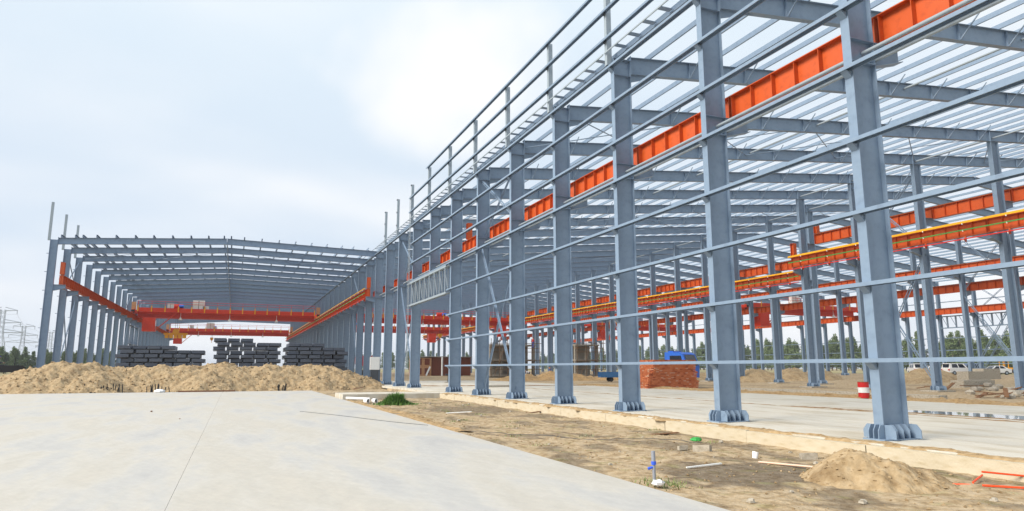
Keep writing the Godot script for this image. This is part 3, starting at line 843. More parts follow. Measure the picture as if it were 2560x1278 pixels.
func strip(called: String, label: String, pts: Array, wid: float, hgt: float, base: float, seg: float, tint: Color) -> void:
	# a low irregular bank of loose sand along a line
	var b := MB.new()
	var first := true; var prev := []
	for k in pts.size() - 1:
		var a: Vector2 = pts[k]; var c: Vector2 = pts[k + 1]
		var n := int(a.distance_to(c) / seg)
		var nrm := (c - a).normalized().orthogonal()
		for j in n + 1:
			var q := a.lerp(c, float(j) / n)
			var w := wid * (0.75 + 0.9 * nf.get_noise_2d(q.x * 0.9, q.y * 0.9) + 0.35 * nf.get_noise_2d(q.x * 3.0, q.y * 3.0))
			w = maxf(w, wid * 0.12)
			var sh := nf.get_noise_2d(q.x * 0.6 + 40.0, q.y * 0.6) * wid * 0.5
			var row := []
			for m in 7:
				var t := -1.0 + 2.0 * m / 6.0
				var p := q + nrm * (t * w * 0.5 + sh)
				var y := base + hgt * (1.0 - t * t) * (0.8 + 0.9 * nf.get_noise_2d(p.x * 4.0, p.y * 4.0)) - (0.03 if absf(t) > 0.9 else 0.0)
				row.append(P(p.x, y, p.y))
			if not first:
				for m in 6:
					b.col = tint
					b.quad(prev[m], prev[m + 1], row[m + 1], row[m]) if (prev[m + 1] - prev[m]).cross(row[m] - prev[m]).y > 0 else b.quad(prev[m], row[m], row[m + 1], prev[m + 1])
			prev = row; first = false
	solo(called, b, mats["sand"], label, "sand")
func build_sand() -> void:
	var s := Color(0.98, 0.95, 0.90)
	var pk := []
	for q in [[-16.2, 71.6, 1.75], [-14.0, 71.3, 2.28], [-12.2, 71.8, 2.2], [-10.3, 72.3, 1.85], [-8.2, 72.2, 1.9], [-6.3, 72.0, 2.0], [-4.2, 71.6, 2.05], [-2.1, 72.2, 2.1], [-0.8, 71.4, 2.2], [1.2, 72.0, 1.85], [3.2, 71.6, 2.1], [5.2, 71.8, 1.95], [7.4, 72.1, 2.15], [8.9, 71.6, 1.9], [10.3, 71.2, 1.45], [11.8, 71.0, 0.95], [-18.2, 71.2, 0.75], [-20.5, 70.4, 0.3], [-23.5, 70.4, 0.3]]: pk.append([q[0], q[1] + 0.2, q[2], 1.5])
	for q in [[-11.2, 68.9, 1.25], [-15.6, 69.2, 1.0], [-2.2, 69.0, 1.35], [-13.4, 68.6, 0.7], [7.6, 68.9, 0.95], [10.2, 69.3, 0.6]]: pk.append([q[0], q[1], q[2], 1.15])
	mound("long ridge of tan sand along the end of the concrete road", pk, -27.0, 14.5, 66.0, 77.5, 0.15, 0.62, 0.27, s, 0.35, 3200, 0.26)
	mound("small pale sand cone in the dirt verge beside the orange pipes", [[10.92, 9.95, 0.20, 0.95], [11.35, 9.5, 0.0, 1.1], [11.75, 9.15, -0.16, 1.1]], 9.2, 13.5, 7.6, 11.8, 0.04, 0.85, 0.10, Color(1.0, 0.97, 0.92), 0.06, 900, 0.07)
	mound("broad sand heap between the inner columns behind the striped barrel", [[60.0, 68.0, 1.7, 1.5], [64.5, 67.0, 1.75, 1.5], [70.0, 68.0, 1.6, 1.4], [66.0, 63.0, 1.1, 1.4]], 53.0, 78.0, 57.0, 76.0, 0.35, 0.55, 0.3, s)
	mound("rounded sand heap left of the timber scraps and in front of the parked cars", [[66.5, 50.5, 1.75, 1.5], [69.5, 51.5, 1.6, 1.4]], 60.0, 76.0, 45.0, 57.0, 0.3, 0.55, 0.22, s)
	mound("low heap of orange earth in front of the scaffolded building", [[39.0, 92.0, 0.8, 2.6], [46.0, 91.0, 0.95, 2.6], [53.0, 90.0, 0.9, 2.4], [44.0, 93.0, 1.3, 1.2]], 33.0, 60.0, 86.0, 97.0, 0.35, 0.5, 0.3, Color(1.0, 0.84, 0.62))
	mound("sand heap behind the blue trailer", [[52.0, 77.0, 0.9, 2.0], [57.0, 78.0, 1.0, 2.0], [62.0, 80.0, 1.1, 2.0]], 46.0, 70.0, 72.0, 86.0, 0.4, 0.5, 0.25, s)
	strip("sand_bank", "loose sand lying along the top of the cream kerb", [Vector2(14.02, -8.0), Vector2(14.0, 20.0), Vector2(14.02, 47.0)], 0.62, 0.05, -0.012, 0.16, Color(0.98, 0.90, 0.78))
	strip("sand_bank", "churned bank of sand along the far edge of the hall floor", [Vector2(34.4, -4.0), Vector2(34.8, 30.0), Vector2(34.0, 64.0)], 2.4, 0.20, -0.03, 0.35, Color(0.98, 0.86, 0.68))
	strip("sand_bank", "thin brown line of dirt along the joint of the hall floor", [Vector2(23.75, 12.0), Vector2(23.7, 34.0), Vector2(23.8, 62.0)], 0.42, 0.03, -0.01, 0.3, Color(0.72, 0.58, 0.42))
	strip("sand_bank", "brown strip of dirt across the hall floor in front of the scaffolded building", [Vector2(16.5, 66.0), Vector2(33.0, 62.0)], 0.6, 0.08, -0.01, 0.4, Color(0.62, 0.46, 0.32))
	strip("sand_bank", "muddy rim of dirt beside the puddle on the hall floor", [Vector2(23.9, 9.0), Vector2(24.6, 15.0), Vector2(24.5, 20.0), Vector2(23.9, 25.0)], 0.5, 0.03, -0.006, 0.2, Color(0.60, 0.48, 0.34))
	strip("sand_bank", "crumbly sand spilled along the verge edge of the concrete road", [Vector2(7.1, 22.0), Vector2(7.4, 30.0), Vector2(7.1, 46.0)], 1.0, 0.07, -0.36, 0.2, Color(0.97, 0.88, 0.74))
	# puddle
	var pw := MB.new()
	var ring := []
	for k in 40:
		var t := TAU * k / 40
		var r := 1.0 + 0.22 * nf.get_noise_2d(cos(t) * 1.5, sin(t) * 1.5)
		ring.append(P(25.7 + cos(t) * 1.05 * r, 0.006, 15.4 + sin(t) * 5.6 * r))
	for k in 40: pw.tri(P(25.7, 0.006, 15.4), ring[k], ring[(k + 1) % 40])
	var po := struct("puddle", pw, mats["water"]); po.set_meta("label", "puddle of still water on the hall floor")

# ---------- bundles of steel ----------
func build_bundles() -> void:
	var b := MB.new()
	# local: x centred 1.18 wide, y 0..0.36, runs along -z 5 m
	for k in 4:
		var y := 0.03 + k * 0.085
		b.box(Vector3(-0.59 + 0.012 * (k % 2), y, -5.0), Vector3(0.59 - 0.012 * (k % 2), y + 0.07, 0.03 * (k % 2)))
	for s in [-0.6, 0.6]: b.box(Vector3(s - 0.012, 0.02, -4.9), Vector3(s + 0.012, 0.365, -0.05))
	var m := b.mesh()
	var tb := MB.new()
	tb.box(Vector3(-0.64, -0.075, -0.06), Vector3(0.64, -0.001, 0.06))
	var tm := tb.mesh()
	var st := [[-10.9, 6, 9, "bundle of dark grey steel sections in the wide low stack behind the sand ridge", "bundles in the wide low stack"],
		[-1.6, 5, 11, "bundle of dark grey steel sections in the tall middle stack behind the sand ridge", "bundles in the tall middle stack"],
		[5.9, 5, 10, "bundle of dark grey steel sections in the stack beside the shared column row", "bundles in the stack by the columns"]]
	for s in st:
		var rows: int = s[2]
		for r in rows:
			var off := 0.32 * (r % 2) + rng.randf_range(-0.08, 0.08)
			var cnt: int = s[1]
			if r == rows - 1: cnt = maxi(2, cnt - 2)
			for k in cnt:
				if r < 3: continue   # the lowest layers stand on a rack that the ridge hides
				var t := thing("steel_bundle", s[3], "steel bundle", P(s[0] + off + k * 1.37 + rng.randf_range(-0.06, 0.06), 0.10 + r * 0.455, 82.2 + rng.randf_range(-0.3, 0.3)), s[4], rng.randf_range(-0.015, 0.015))
				inst("sections", m, mats["bundle"], t); inst("timber_spacer", tm, mats["black"], t, Vector3(0, 0, -0.3)); inst("timber_spacer", tm, mats["black"], t, Vector3(0, 0, -4.5))
		var rk := MB.new()
		for k in int(s[1]) + 1:
			for z in [82.8, 86.6]: rk.box(P(s[0] - 1.1 + k * 1.35, 0.0, z - 0.15), P(s[0] - 0.8 + k * 1.35, 1.30, z + 0.15))
		for z in [82.8, 86.6]: rk.box(P(s[0] - 1.2, 1.301, z - 0.15), P(s[0] + s[1] * 1.42 - 0.3, 1.38, z + 0.15))
		solo("stack_rack", rk, mats["dark_steel"], "dark steel rack under the " + ["wide low stack", "tall middle stack", "stack by the columns"][st.find(s)] + " of bundles", "rack")

# ---------- other things on the site ----------
func build_site_things() -> void:
	# brick stack
	var t := thing("brick_stack", "tall stack of orange bricks standing on the hall floor edge between columns", "brick stack", P(35.6, 0, 52.3))
	var b := MB.new()
	var bl := 0.27; var bh := 0.098
	var o := P(35.6, 0, 51.9)
	var x0 := 33.0; var x1 := 38.3; var z0 := 50.6; var z1 := 54.0
	for r in 25:
		var ins := 0.018 * r
		var sh := 0.135 if r % 2 else 0.0
		var xa := x0 + ins + (0.35 if r > 12 else 0.0); var xb := x1 - ins * 0.35
		for side in 2:
			var L := xb - xa if side == 0 else z1 - z0
			var n := int(L / bl)
			for k in n:
				var j := rng.randf_range(-0.012, 0.02)
				var tone := rng.randf()
				b.col = Color(0.50, 0.125, 0.04).lerp(Color(0.66, 0.22, 0.09), tone)
				if rng.randf() < 0.08: b.col = Color(0.62, 0.34, 0.22)
				if rng.randf() < 0.08: b.col = Color(0.36, 0.08, 0.03)
				if side == 0:
					b.box(P(xa + k * bl + sh * 0.5, r * bh + 0.004, z0 + ins * 0.4 + j), P(xa + k * bl + sh * 0.5 + bl - 0.012, r * bh + bh - 0.004, z0 + ins * 0.4 + 0.13 + j))
				else:
					b.box(P(xa + j, r * bh + 0.004, z0 + ins * 0.4 + 0.14 + k * bl + sh * 0.5), P(xa + 0.13 + j, r * bh + bh - 0.004, z0 + 0.14 + ins * 0.4 + k * bl + sh * 0.5 + bl - 0.012))
	var ob := part("bricks", b, mats["brick"], t); ob.set_meta("kind", "stuff")
	b = MB.new(); b.col = Color(0.55, 0.16, 0.06)
	b.box(P(x0 + 0.85, 0, z0 + 0.45), P(x1 - 0.35, 25 * bh - 0.01, z1)); part("core", b, mats["brick"], t)
	# barrel
	t = thing("barrel", "upright steel drum striped red and white at the floor edge", "barrel", P(34.3, 0.0, 30.0))
	b = MB.new()
	for k in 3:
		b = MB.new()
		var y := k * 0.31
		b.tube(Vector3(0, y + (0.004 if k == 0 else 0.0), 0), Vector3(0, y + 0.305, 0), 0.30, 0.30, 20); b.tube(Vector3(0, y + 0.28, 0), Vector3(0, y + 0.30, 0), 0.312, 0.312, 20)
		lpart("band", b, mats["white_paint"] if k == 1 else mats["lamp_red"], t)
	b = MB.new(); b.tube(Vector3(0, 0.916, 0), Vector3(0, 0.94, 0), 0.315, 0.315, 20); lpart("rim", b, mats["rail_rust"], t)
	# concrete pads under the inner columns
	for i in range(2, 12):
		var px: float = 49.7 if i < 7 else 57.0
		b = MB.new(); b.box(P(px - 0.95, -0.35, zi(i) - 0.75), P(px + 0.95, 0.079 if i < 7 else 0.159, zi(i) + 0.75))
		solo("column_pad", b, mats["rubble"], "pale concrete pad under a column of the middle row", "footing", "pads under the middle column row")
	b = MB.new(); b.box(P(36.5, -0.3, 27.0), P(37.2, 0.22, 46.0)); solo("ground_beam", b, mats["rubble"], "long pale concrete ground beam behind the striped barrel", "beam")
	# electric box on a column
	t = thing("switch_box", "white electric switch box fixed to a column at the foot of the sand ridge", "switch box", P(14.6, 0.0, zi(11) - 0.45))
	b = MB.new(); b.box(P(14.35, 1.55, zi(11) - 0.42), P(15.45, 3.0, zi(11) - 0.17)); part("cabinet", b, mats["white_paint"], t)
	b = MB.new(); b.box(P(14.42, 1.62, zi(11) - 0.435), P(15.38, 2.93, zi(11) - 0.421)); part("door", b, mats["white_paint"], t)
	b = MB.new(); b.box(P(14.45, 0.04, zi(11) - 0.40), P(15.35, 1.549, zi(11) - 0.17)); part("stand", b, mats["dark_steel"], t)
	# shed of brown brick
	t = thing("brick_shed", "low brown brick shed with an ochre plastered bay seen under the door truss", "shed", P(34, 0.5, 116))
	b = MB.new()
	for r in 24:
		for k in 26:
			var xx := 31.6 + k * 0.27 + (0.135 if r % 2 else 0.0)
			b.box(P(xx, 0.5 + r * 0.13, 115.4), P(xx + 0.258, 0.5 + r * 0.13 + 0.118, 115.52))
	var ws := part("brick_facing", b, mats["brown_brick"], t); ws.set_meta("kind", "stuff")
	b = MB.new(); b.box(P(31.5, 0.4, 115.521), P(38.6, 3.62, 120.0)); part("wall", b, mats["brown_brick"], t)
	b = MB.new(); b.box(P(28.6, 0.4, 115.3), P(31.49, 3.5, 119.5)); var pb := part("plastered_bay", b, mats["plaster"], t)
	for q in [[28.9, 2.3], [30.3, 2.3], [28.9, 0.7], [30.3, 0.7]]:
		b = MB.new(); b.box(P(q[0], q[1], 115.25), P(q[0] + 0.85, q[1] + 1.05, 115.299)); part("panel", b, mats["brown_brick"], pb)
	b = MB.new(); b.box(P(28.4, 3.621, 115.1), P(38.8, 3.75, 120.2)); part("roof_slab", b, mats["grey_concrete"], t)
	for xx in [33.2, 34.6]:
		b = MB.new(); b.tube(P(xx, 0.4, 114.6), P(xx, 3.62, 114.6), 0.16, 0.14, 10); part("post", b, mats["white_paint"], t)
	b = MB.new(); b.bar(P(30.4, 0.5, 114.6), P(31.2, 2.0, 115.1), Vector3(0, 0, 1), 0.28, 0.05); solo("board", b, mats["white_paint"], "white board leaning on the plastered bay of the brick shed", "board")
	# scaffolded building
	for q in [[38.3, 46.4, 104.5, "grey concrete building shell wrapped in brown scaffolding behind the crossed braces"], [51.2, 55.6, 99.5, "narrower concrete shell with brown scaffolding left of the blue truck"]]:
		t = thing("scaffolded_building", q[3], "building", P((q[0] + q[1]) / 2, 0.5, q[2]))
		for k in 3:
			b = MB.new(); b.box(P(q[0], 0.45 + k * 2.45, q[2]), P(q[1], 0.7 + k * 2.45, q[2] + 6.0)); part("floor_slab", b, mats["grey_concrete"], t)
		var n := int((q[1] - q[0]) / 1.9)
		for k in n + 1:
			var xx := lerpf(q[0] + 0.25, q[1] - 0.25, float(k) / n)
			for f in 2:
				b = MB.new(); b.box(P(xx - 0.2, 0.701 + f * 2.45, q[2] + 0.3), P(xx + 0.2, 2.899 + f * 2.45, q[2] + 0.7)); part("pillar", b, mats["grey_concrete"], t)
		b = MB.new(); b.box(P(q[0] + 0.2, 0.701, q[2] + 3.0), P(q[1] - 0.2, 2.9, q[2] + 3.2)); b.box(P(q[0] + 0.2, 3.151, q[2] + 3.0), P(q[1] - 0.2, 5.349, q[2] + 3.2)); part("back_wall", b, mats["grey_concrete"], t)
		n = int((q[1] - q[0]) / 1.25)
		for k in n + 1:
			var xx := lerpf(q[0] - 0.2, q[1] + 0.2, float(k) / n)
			b = MB.new(); b.tube(P(xx, 0.4, q[2] - 1.0), P(xx, 6.2 + 0.5 * rng.randf(), q[2] - 1.0), 0.05, 0.05, 6); part("scaffold_pole", b, mats["scaffold"], t)
		for k in 4:
			b = MB.new(); b.tube(P(q[0] - 0.5, 1.5 + k * 1.4, q[2] - 1.06), P(q[1] + 0.5, 1.55 + k * 1.4, q[2] - 1.06), 0.05, 0.05, 6); part("scaffold_ledger", b, mats["scaffold"], t)
		for k in 2:
			b = MB.new(); b.box(P(q[0] - 0.3, 2.35 + k * 2.6, q[2] - 0.95), P(q[1] + 0.3, 2.42 + k * 2.6, q[2] - 0.02)); part("deck_board", b, mats["wood"], t)
		for k in 2:
			b = MB.new(); b.tube(P(q[0] + 0.3 + k * 2.2, 0.5, q[2] - 1.1), P(q[0] + 2.4 + k * 2.0, 5.9, q[2] - 1.1), 0.045, 0.045, 6); part("scaffold_brace", b, mats["scaffold"], t)
	# red machinery behind the end of the sand ridge
	t = thing("red_hopper", "dark red steel hopper on legs beyond the end of the sand ridge", "machine", P(19.5, 0.4, 112))
	b = MB.new(); b.plate(PackedVector2Array([Vector2(-1.9, 3.3), Vector2(1.9, 3.3), Vector2(1.2, 1.7), Vector2(-1.2, 1.7)]), P(19.5, 0.4, 112), Vector3(1, 0, 0), Vector3(0, 1, 0), Vector3(0, 0, 2.2)); part("bin", b, mats["lamp_red"], t)
	for xx in [-1.1, 1.1]:
		for zz in [-0.9, 0.9]:
			b = MB.new(); b.box(P(19.5 + xx - 0.1, 0.35, 112 + zz - 0.1), P(19.5 + xx + 0.1, 2.1, 112 + zz + 0.1)); part("leg", b, mats["lamp_red"], t)
	b = MB.new(); b.tube(P(19.5, 1.0, 111.2), P(19.5, 1.0, 112.8), 0.5, 0.5, 12); part("motor", b, mats["black"], t)
	# pallet-like timber scraps and lumps of broken concrete at the right
	var tones := ["rubble", "grey_concrete"]
	for k in 26:
		var xx := rng.randf_range(38.5, 62.0); var zz := 24.5 + (xx - 38.0) * 0.62 + rng.randf_range(-1.6, 2.4)
		var sz := rng.randf_range(0.25, 0.75)
		b = MB.new(); lump(b, P(xx, gh(xx, zz) + sz * 0.22, zz), sz, 0.6, rng.randf() * 6.0)
		solo("concrete_lump", b, mats[tones[k % 2]], "lump of broken pale concrete in the rubble beside the middle column row", "rubble", "lumps of broken concrete")
	for q in [[46.5, 29.6, 0.3], [47.6, 30.2, -0.4], [48.6, 31.0, 0.5], [49.8, 30.6, 0.15], [47.0, 31.4, 0.9], [50.6, 31.8, -0.2], [53.0, 39.8, 0.7], [53.6, 38.6, -0.2], [55.0, 38.0, 0.2], [51.6, 38.9, 1.1], [56.8, 38.2, -0.5], [41.0, 27.4, 0.3], [42.2, 27.0, -0.6], [43.2, 27.8, 0.9], [41.8, 28.2, 0.0], [44.0, 26.6, 0.4]]:
		var L := rng.randf_range(0.9, 1.9)
		var yy := gh(q[0], q[1]) + 0.12 + rng.randf() * 0.25
		var d := Vector3(cos(q[2]), rng.randf_range(-0.12, 0.4), sin(q[2])) * L * 0.5
		b = MB.new(); b.bar(P(q[0], yy, q[1]) - d, P(q[0], yy, q[1]) + d, Vector3.UP, 0.24, 0.06)
		solo("timber_scrap", b, mats["wood"], "weathered brown board lying in the rubble at the foot of the columns", "board", "weathered boards in the rubble")
	for q in [[69.0, 46.5, 3.2, 1.0], [74.0, 48.5, 2.6, 1.1], [60.0, 40.5, 4.0, 0.55]]:
		b = MB.new(); b.box(P(q[0] - q[2] / 2, gh(q[0], q[1]) - 0.2, q[1]), P(q[0] + q[2] / 2, gh(q[0], q[1]) + q[3], q[1] + 1.2))
		solo("concrete_block", b, mats["rubble"], ["large pale concrete footing block behind the timber scraps", "tallest pale concrete footing block nearest the white saloon", "long low concrete block in the middle of the rubble"][[69.0, 74.0, 60.0].find(q[0])], "concrete block")
func lump(b: MB, at: Vector3, s: float, flat: float, sd: float) -> void:
	# a rough stone: a jittered low sphere
	var ring := 5; var seg := 8
	var pts := []
	for j in ring + 1:
		var row := []
		for i in seg:
			var t := TAU * i / seg; var f := PI * j / ring
			var e := Vector3(sin(f) * cos(t), cos(f) * flat, sin(f) * sin(t))
			e = Vector3(signf(e.x) * pow(absf(e.x), 0.7), e.y, signf(e.z) * pow(absf(e.z), 0.75))
			row.append(at + e * s * 0.5 * (1.0 + 0.5 * nf.get_noise_3d(e.x * 1.6 + sd, e.y * 1.6, e.z * 1.6)))
		pts.append(row)
	for j in ring:
		for i in seg:
			var i2 := (i + 1) % seg
			b.quad(pts[j][i], pts[j][i2], pts[j + 1][i2], pts[j + 1][i])

# ---------- vehicles ----------
func car(label: String, at: Vector3, turn: float, paint: Material, kind: int) -> void:
	# local: length along x, front at +x, base y 0
	var t := thing("parked_car", label, "car", at, "", turn)
	var roofs := [[Vector2(-2.2, 0.35), Vector2(2.2, 0.35), Vector2(2.28, 0.62), Vector2(2.1, 0.80), Vector2(0.95, 0.93), Vector2(-1.6, 0.98), Vector2(-2.25, 0.95)], [Vector2(-2.1, 0.40), Vector2(2.2, 0.40), Vector2(2.3, 0.75), Vector2(2.1, 0.98), Vector2(1.2, 1.06), Vector2(-2.15, 1.06)]]
	var gl := [[Vector2(1.0, 0.92), Vector2(0.25, 1.42), Vector2(-0.95, 1.46), Vector2(-1.75, 0.98)], [Vector2(1.35, 1.05), Vector2(0.75, 1.78), Vector2(-1.95, 1.82), Vector2(-2.1, 1.06)]]
	var lo := PackedVector2Array(roofs[kind]); var up := PackedVector2Array(gl[kind])
	var b := MB.new()
	b.plate(lo, Vector3.ZERO, Vector3(1, 0, 0), Vector3(0, 1, 0), Vector3(0, 0, 1.72))
	# cabin narrows to the roof
	var bw := 0.82; var tw := 0.66
	var q: Array = gl[kind]
	for s in [-1.0, 1.0]:
		var a := Vector3(q[0].x, q[0].y - 0.01, bw * s); var c := Vector3(q[1].x, q[1].y, tw * s); var d := Vector3(q[2].x, q[2].y, tw * s); var e := Vector3(q[3].x, q[3].y - 0.01, bw * s)
		if s > 0: b.quad(a, c, d, e)
		else: b.quad(a, e, d, c)
	for j in 3:
		var wa := bw if j == 0 else tw; var wb := bw if j == 2 else tw
		b.quad(Vector3(q[j].x, q[j].y, -wa), Vector3(q[j + 1].x, q[j + 1].y, -wb), Vector3(q[j + 1].x, q[j + 1].y, wb), Vector3(q[j].x, q[j].y, wa))
	lpart("body", b, paint, t)
	for s in [-1.0, 1.0]:
		for w in 2:
			b = MB.new()
			var m: Vector2 = (q[0] + q[3]) * 0.5
			var f := func(u: float, v2: float) -> Vector3:
				var lo2 := Vector2(lerpf(q[3].x, q[0].x, u), lerpf(q[3].y, q[0].y, u)); var hi2 := Vector2(lerpf(q[2].x, q[1].x, u), lerpf(q[2].y, q[1].y, u))
				var pp := lo2.lerp(hi2, v2)
				return Vector3(pp.x, pp.y, s * (lerpf(bw, tw, v2) + 0.008))
			var u0: float = 0.12 if w == 0 else 0.53; var u1: float = 0.49 if w == 0 else 0.9
			if s > 0: b.quad(f.call(u0, 0.1), f.call(u1, 0.1), f.call(u1 - 0.02, 0.88), f.call(u0 + 0.02, 0.88))
			else: b.quad(f.call(u0, 0.1), f.call(u0 + 0.02, 0.88), f.call(u1 - 0.02, 0.88), f.call(u1, 0.1))
			lpart("side_window", b, mats["glass"], t)
	for j in [0, 2]:
		b = MB.new()
		var a2: Vector2 = q[j].lerp(q[j + 1], 0.12); var c2: Vector2 = q[j].lerp(q[j + 1], 0.9)
		var nn := Vector2(q[j + 1].y - q[j].y, -(q[j + 1].x - q[j].x)).normalized() * 0.01
		a2 += nn if j == 0 else nn; c2 += nn
		b.quad(Vector3(a2.x, a2.y, -0.66), Vector3(c2.x, c2.y, -0.58), Vector3(c2.x, c2.y, 0.58), Vector3(a2.x, a2.y, 0.66))
		lpart("windscreen" if j == 0 else "rear_window", b, mats["glass"], t)
	for xx in [-1.35, 1.4]:
		for s in [-1.0, 1.0]:
			b = MB.new(); b.tube(Vector3(xx, 0.32, s * 0.70), Vector3(xx, 0.32, s * 0.875), 0.32, 0.32, 16)
			var wh := lpart("wheel", b, mats["tyre"], t)
			b = MB.new(); b.tube(Vector3(xx, 0.32, s * 0.876), Vector3(xx, 0.32, s * 0.885), 0.2, 0.2, 12); lpart("hubcap", b, mats["galvanised"], wh)
	for s in [-0.7, 0.7]:
		b = MB.new(); b.box(Vector3(-2.285, 0.72, s - 0.12), Vector3(-2.2, 0.92, s + 0.12)); lpart("tail_light", b, mats["lamp_red"], t)
		b = MB.new(); b.box(Vector3(2.15, 0.62, s - 0.14), Vector3(2.29, 0.74, s + 0.14)); lpart("headlight", b, mats["white_plastic"], t)
	b = MB.new(); b.box(Vector3(-2.1, 0.20, -0.8), Vector3(2.1, 0.349, 0.8)); lpart("underbody", b, mats["black"], t)
func build_vehicles() -> void:
	var g := func(x: float, z: float) -> Vector3: return P(x, gh(x, z), z)
	car("white saloon car parked on the far side of the site facing left", g.call(113.5, 74.0), PI - 0.35, mats["car_white"], 0)
	car("blue-grey minivan parked behind the white estate car", g.call(114.5, 79.0), PI - 0.35, mats["car_blue"], 1)
	car("white estate car with red tail light parked beside the blue-grey minivan", g.call(107.5, 76.0), -0.15, mats["car_white"], 1)
	car("white van parked farthest from the white saloon behind the thin column", g.call(108.0, 83.5), 0.9, mats["car_white"], 1)
	car("white saloon car half hidden by a diagonal brace", g.call(112.5, 84.5), PI - 0.3, mats["car_white"], 0)
	# yellow roller loader
	var t := thing("site_loader", "small yellow site loader with black wheels parked behind the white saloon", "loader", g.call(131.0, 83.0), "", -0.4)
	var b := MB.new(); b.box(Vector3(-1.2, 0.5, -0.6), Vector3(0.9, 1.15, 0.6)); lpart("body", b, mats["crane_yellow"], t)
	b = MB.new(); b.box(Vector3(-0.2, 1.151, -0.55), Vector3(-0.1, 2.3, -0.45)); b.box(Vector3(-0.2, 1.151, 0.45), Vector3(-0.1, 2.3, 0.55)); b.box(Vector3(-1.1, 1.151, -0.55), Vector3(-1.0, 2.3, -0.45)); b.box(Vector3(-1.1, 1.151, 0.45), Vector3(-1.0, 2.3, 0.55)); b.box(Vector3(-1.2, 2.301, -0.65), Vector3(0.0, 2.38, 0.65)); lpart("cab_frame", b, mats["crane_yellow"], t)
	for xx in [-0.8, 0.8]:
		for s in [-0.75, 0.75]:
			b = MB.new(); b.tube(Vector3(xx, 0.5, s - 0.14), Vector3(xx, 0.5, s + 0.14), 0.5, 0.5, 14); lpart("wheel", b, mats["tyre"], t)
	b = MB.new(); b.plate(PackedVector2Array([Vector2(1.3, 0.1), Vector2(2.0, 0.15), Vector2(2.0, 0.25), Vector2(1.45, 0.7), Vector2(1.3, 0.7)]), Vector3.ZERO, Vector3(1, 0, 0), Vector3(0, 1, 0), Vector3(0, 0, 1.6)); b.bar(Vector3(0.8, 0.9, 0.5), Vector3(1.4, 0.5, 0.5), Vector3.UP, 0.1, 0.14); b.bar(Vector3(0.8, 0.9, -0.5), Vector3(1.4, 0.5, -0.5), Vector3.UP, 0.1, 0.14); lpart("bucket", b, mats["crane_yellow"], t)
	# blue truck behind the bricks
	t = thing("blue_truck", "bright blue truck cab showing above the orange brick stack", "truck", P(42.2, -0.02, 58.6), "", -1.15); t.scale = Vector3.ONE * 1.15
	b = MB.new()
	b.plate(PackedVector2Array([Vector2(-1.0, 0.7), Vector2(1.1, 0.7), Vector2(1.15, 1.7), Vector2(0.75, 2.75), Vector2(0.4, 2.9), Vector2(-1.0, 2.9)]), Vector3.ZERO, Vector3(1, 0, 0), Vector3(0, 1, 0), Vector3(0, 0, 2.2)); lpart("cab", b, mats["blue"], t)
	b = MB.new(); b.quad(Vector3(1.165, 1.75, 0.95), Vector3(1.165, 1.75, -0.95), Vector3(0.80, 2.68, -0.85), Vector3(0.80, 2.68, 0.85)); lpart("windscreen", b, mats["glass"], t)
	for s in [-1.0, 1.0]:
		b = MB.new()
		if s > 0: b.quad(Vector3(-0.5, 1.75, 1.106), Vector3(0.85, 1.75, 1.106), Vector3(0.6, 2.6, 1.106), Vector3(-0.5, 2.6, 1.106))
		else: b.quad(Vector3(0.85, 1.75, -1.106), Vector3(-0.5, 1.75, -1.106), Vector3(-0.5, 2.6, -1.106), Vector3(0.6, 2.6, -1.106))
		lpart("side_window", b, mats["glass"], t)
	b = MB.new(); b.box(Vector3(-0.9, 2.901, -0.7), Vector3(-0.4, 3.02, 0.7)); lpart("roof_light_bar", b, mats["blue"], t)
	b = MB.new(); b.box(Vector3(-4.2, 0.9, -1.1), Vector3(-1.2, 1.1, 1.1)); b.box(Vector3(-4.2, 1.1, -1.1), Vector3(-1.2, 1.7, -1.04)); b.box(Vector3(-4.2, 1.1, 1.04), Vector3(-1.2, 1.7, 1.1)); b.box(Vector3(-1.26, 1.1, -1.04), Vector3(-1.2, 2.2, 1.04)); lpart("cargo_bed", b, mats["blue"], t)
	b = MB.new(); b.box(Vector3(-4.1, 0.62, -0.45), Vector3(0.9, 0.899, 0.45)); lpart("chassis", b, mats["black"], t)
	for xx in [-3.2, 0.2]:
		for s in [-0.95, 0.95]:
			b = MB.new(); b.tube(Vector3(xx, 0.48, s - 0.14), Vector3(xx, 0.48, s + 0.14), 0.48, 0.48, 16); lpart("wheel", b, mats["tyre"], t)
	# blue trailer
	t = thing("flat_trailer", "low blue flat trailer with side boards left of the orange brick stack", "trailer", P(47.6, 0.0, 78.5), "", -0.35)
	b = MB.new(); b.box(Vector3(-3.4, 0.55, -1.1), Vector3(3.4, 0.68, 1.1)); lpart("deck", b, mats["trailer_blue"], t)
	for k in 3:
		b = MB.new(); b.box(Vector3(-3.4 + k * 2.28, 0.56, 1.105), Vector3(-1.18 + k * 2.28, 1.25, 1.15)); lpart("side_board", b, mats["trailer_blue"], t)
	for k in 3:
		b = MB.new(); b.box(Vector3(-3.4 + k * 2.28, 0.56, -1.15), Vector3(-1.18 + k * 2.28, 1.25, -1.105)); lpart("side_board", b, mats["trailer_blue"], t)
	for xx in [-2.0, 2.0]:
		for s in [-0.9, 0.9]:
			b = MB.new(); b.tube(Vector3(xx, 0.30, s - 0.1), Vector3(xx, 0.30, s + 0.1), 0.30, 0.30, 14); lpart("wheel", b, mats["tyre"], t)
	# dark tractor at the left
	t = thing("dark_tractor", "dark worn tractor half hidden at the left end of the sand ridge", "tractor", P(-19.3, 0.62, 74.0), "", 0.15)
	b = MB.new(); b.box(Vector3(-0.4, 0.75, -0.35), Vector3(1.7, 1.35, 0.35)); b.box(Vector3(1.7, 0.6, -0.3), Vector3(1.85, 1.2, 0.3)); lpart("bonnet", b, mats["black"], t)
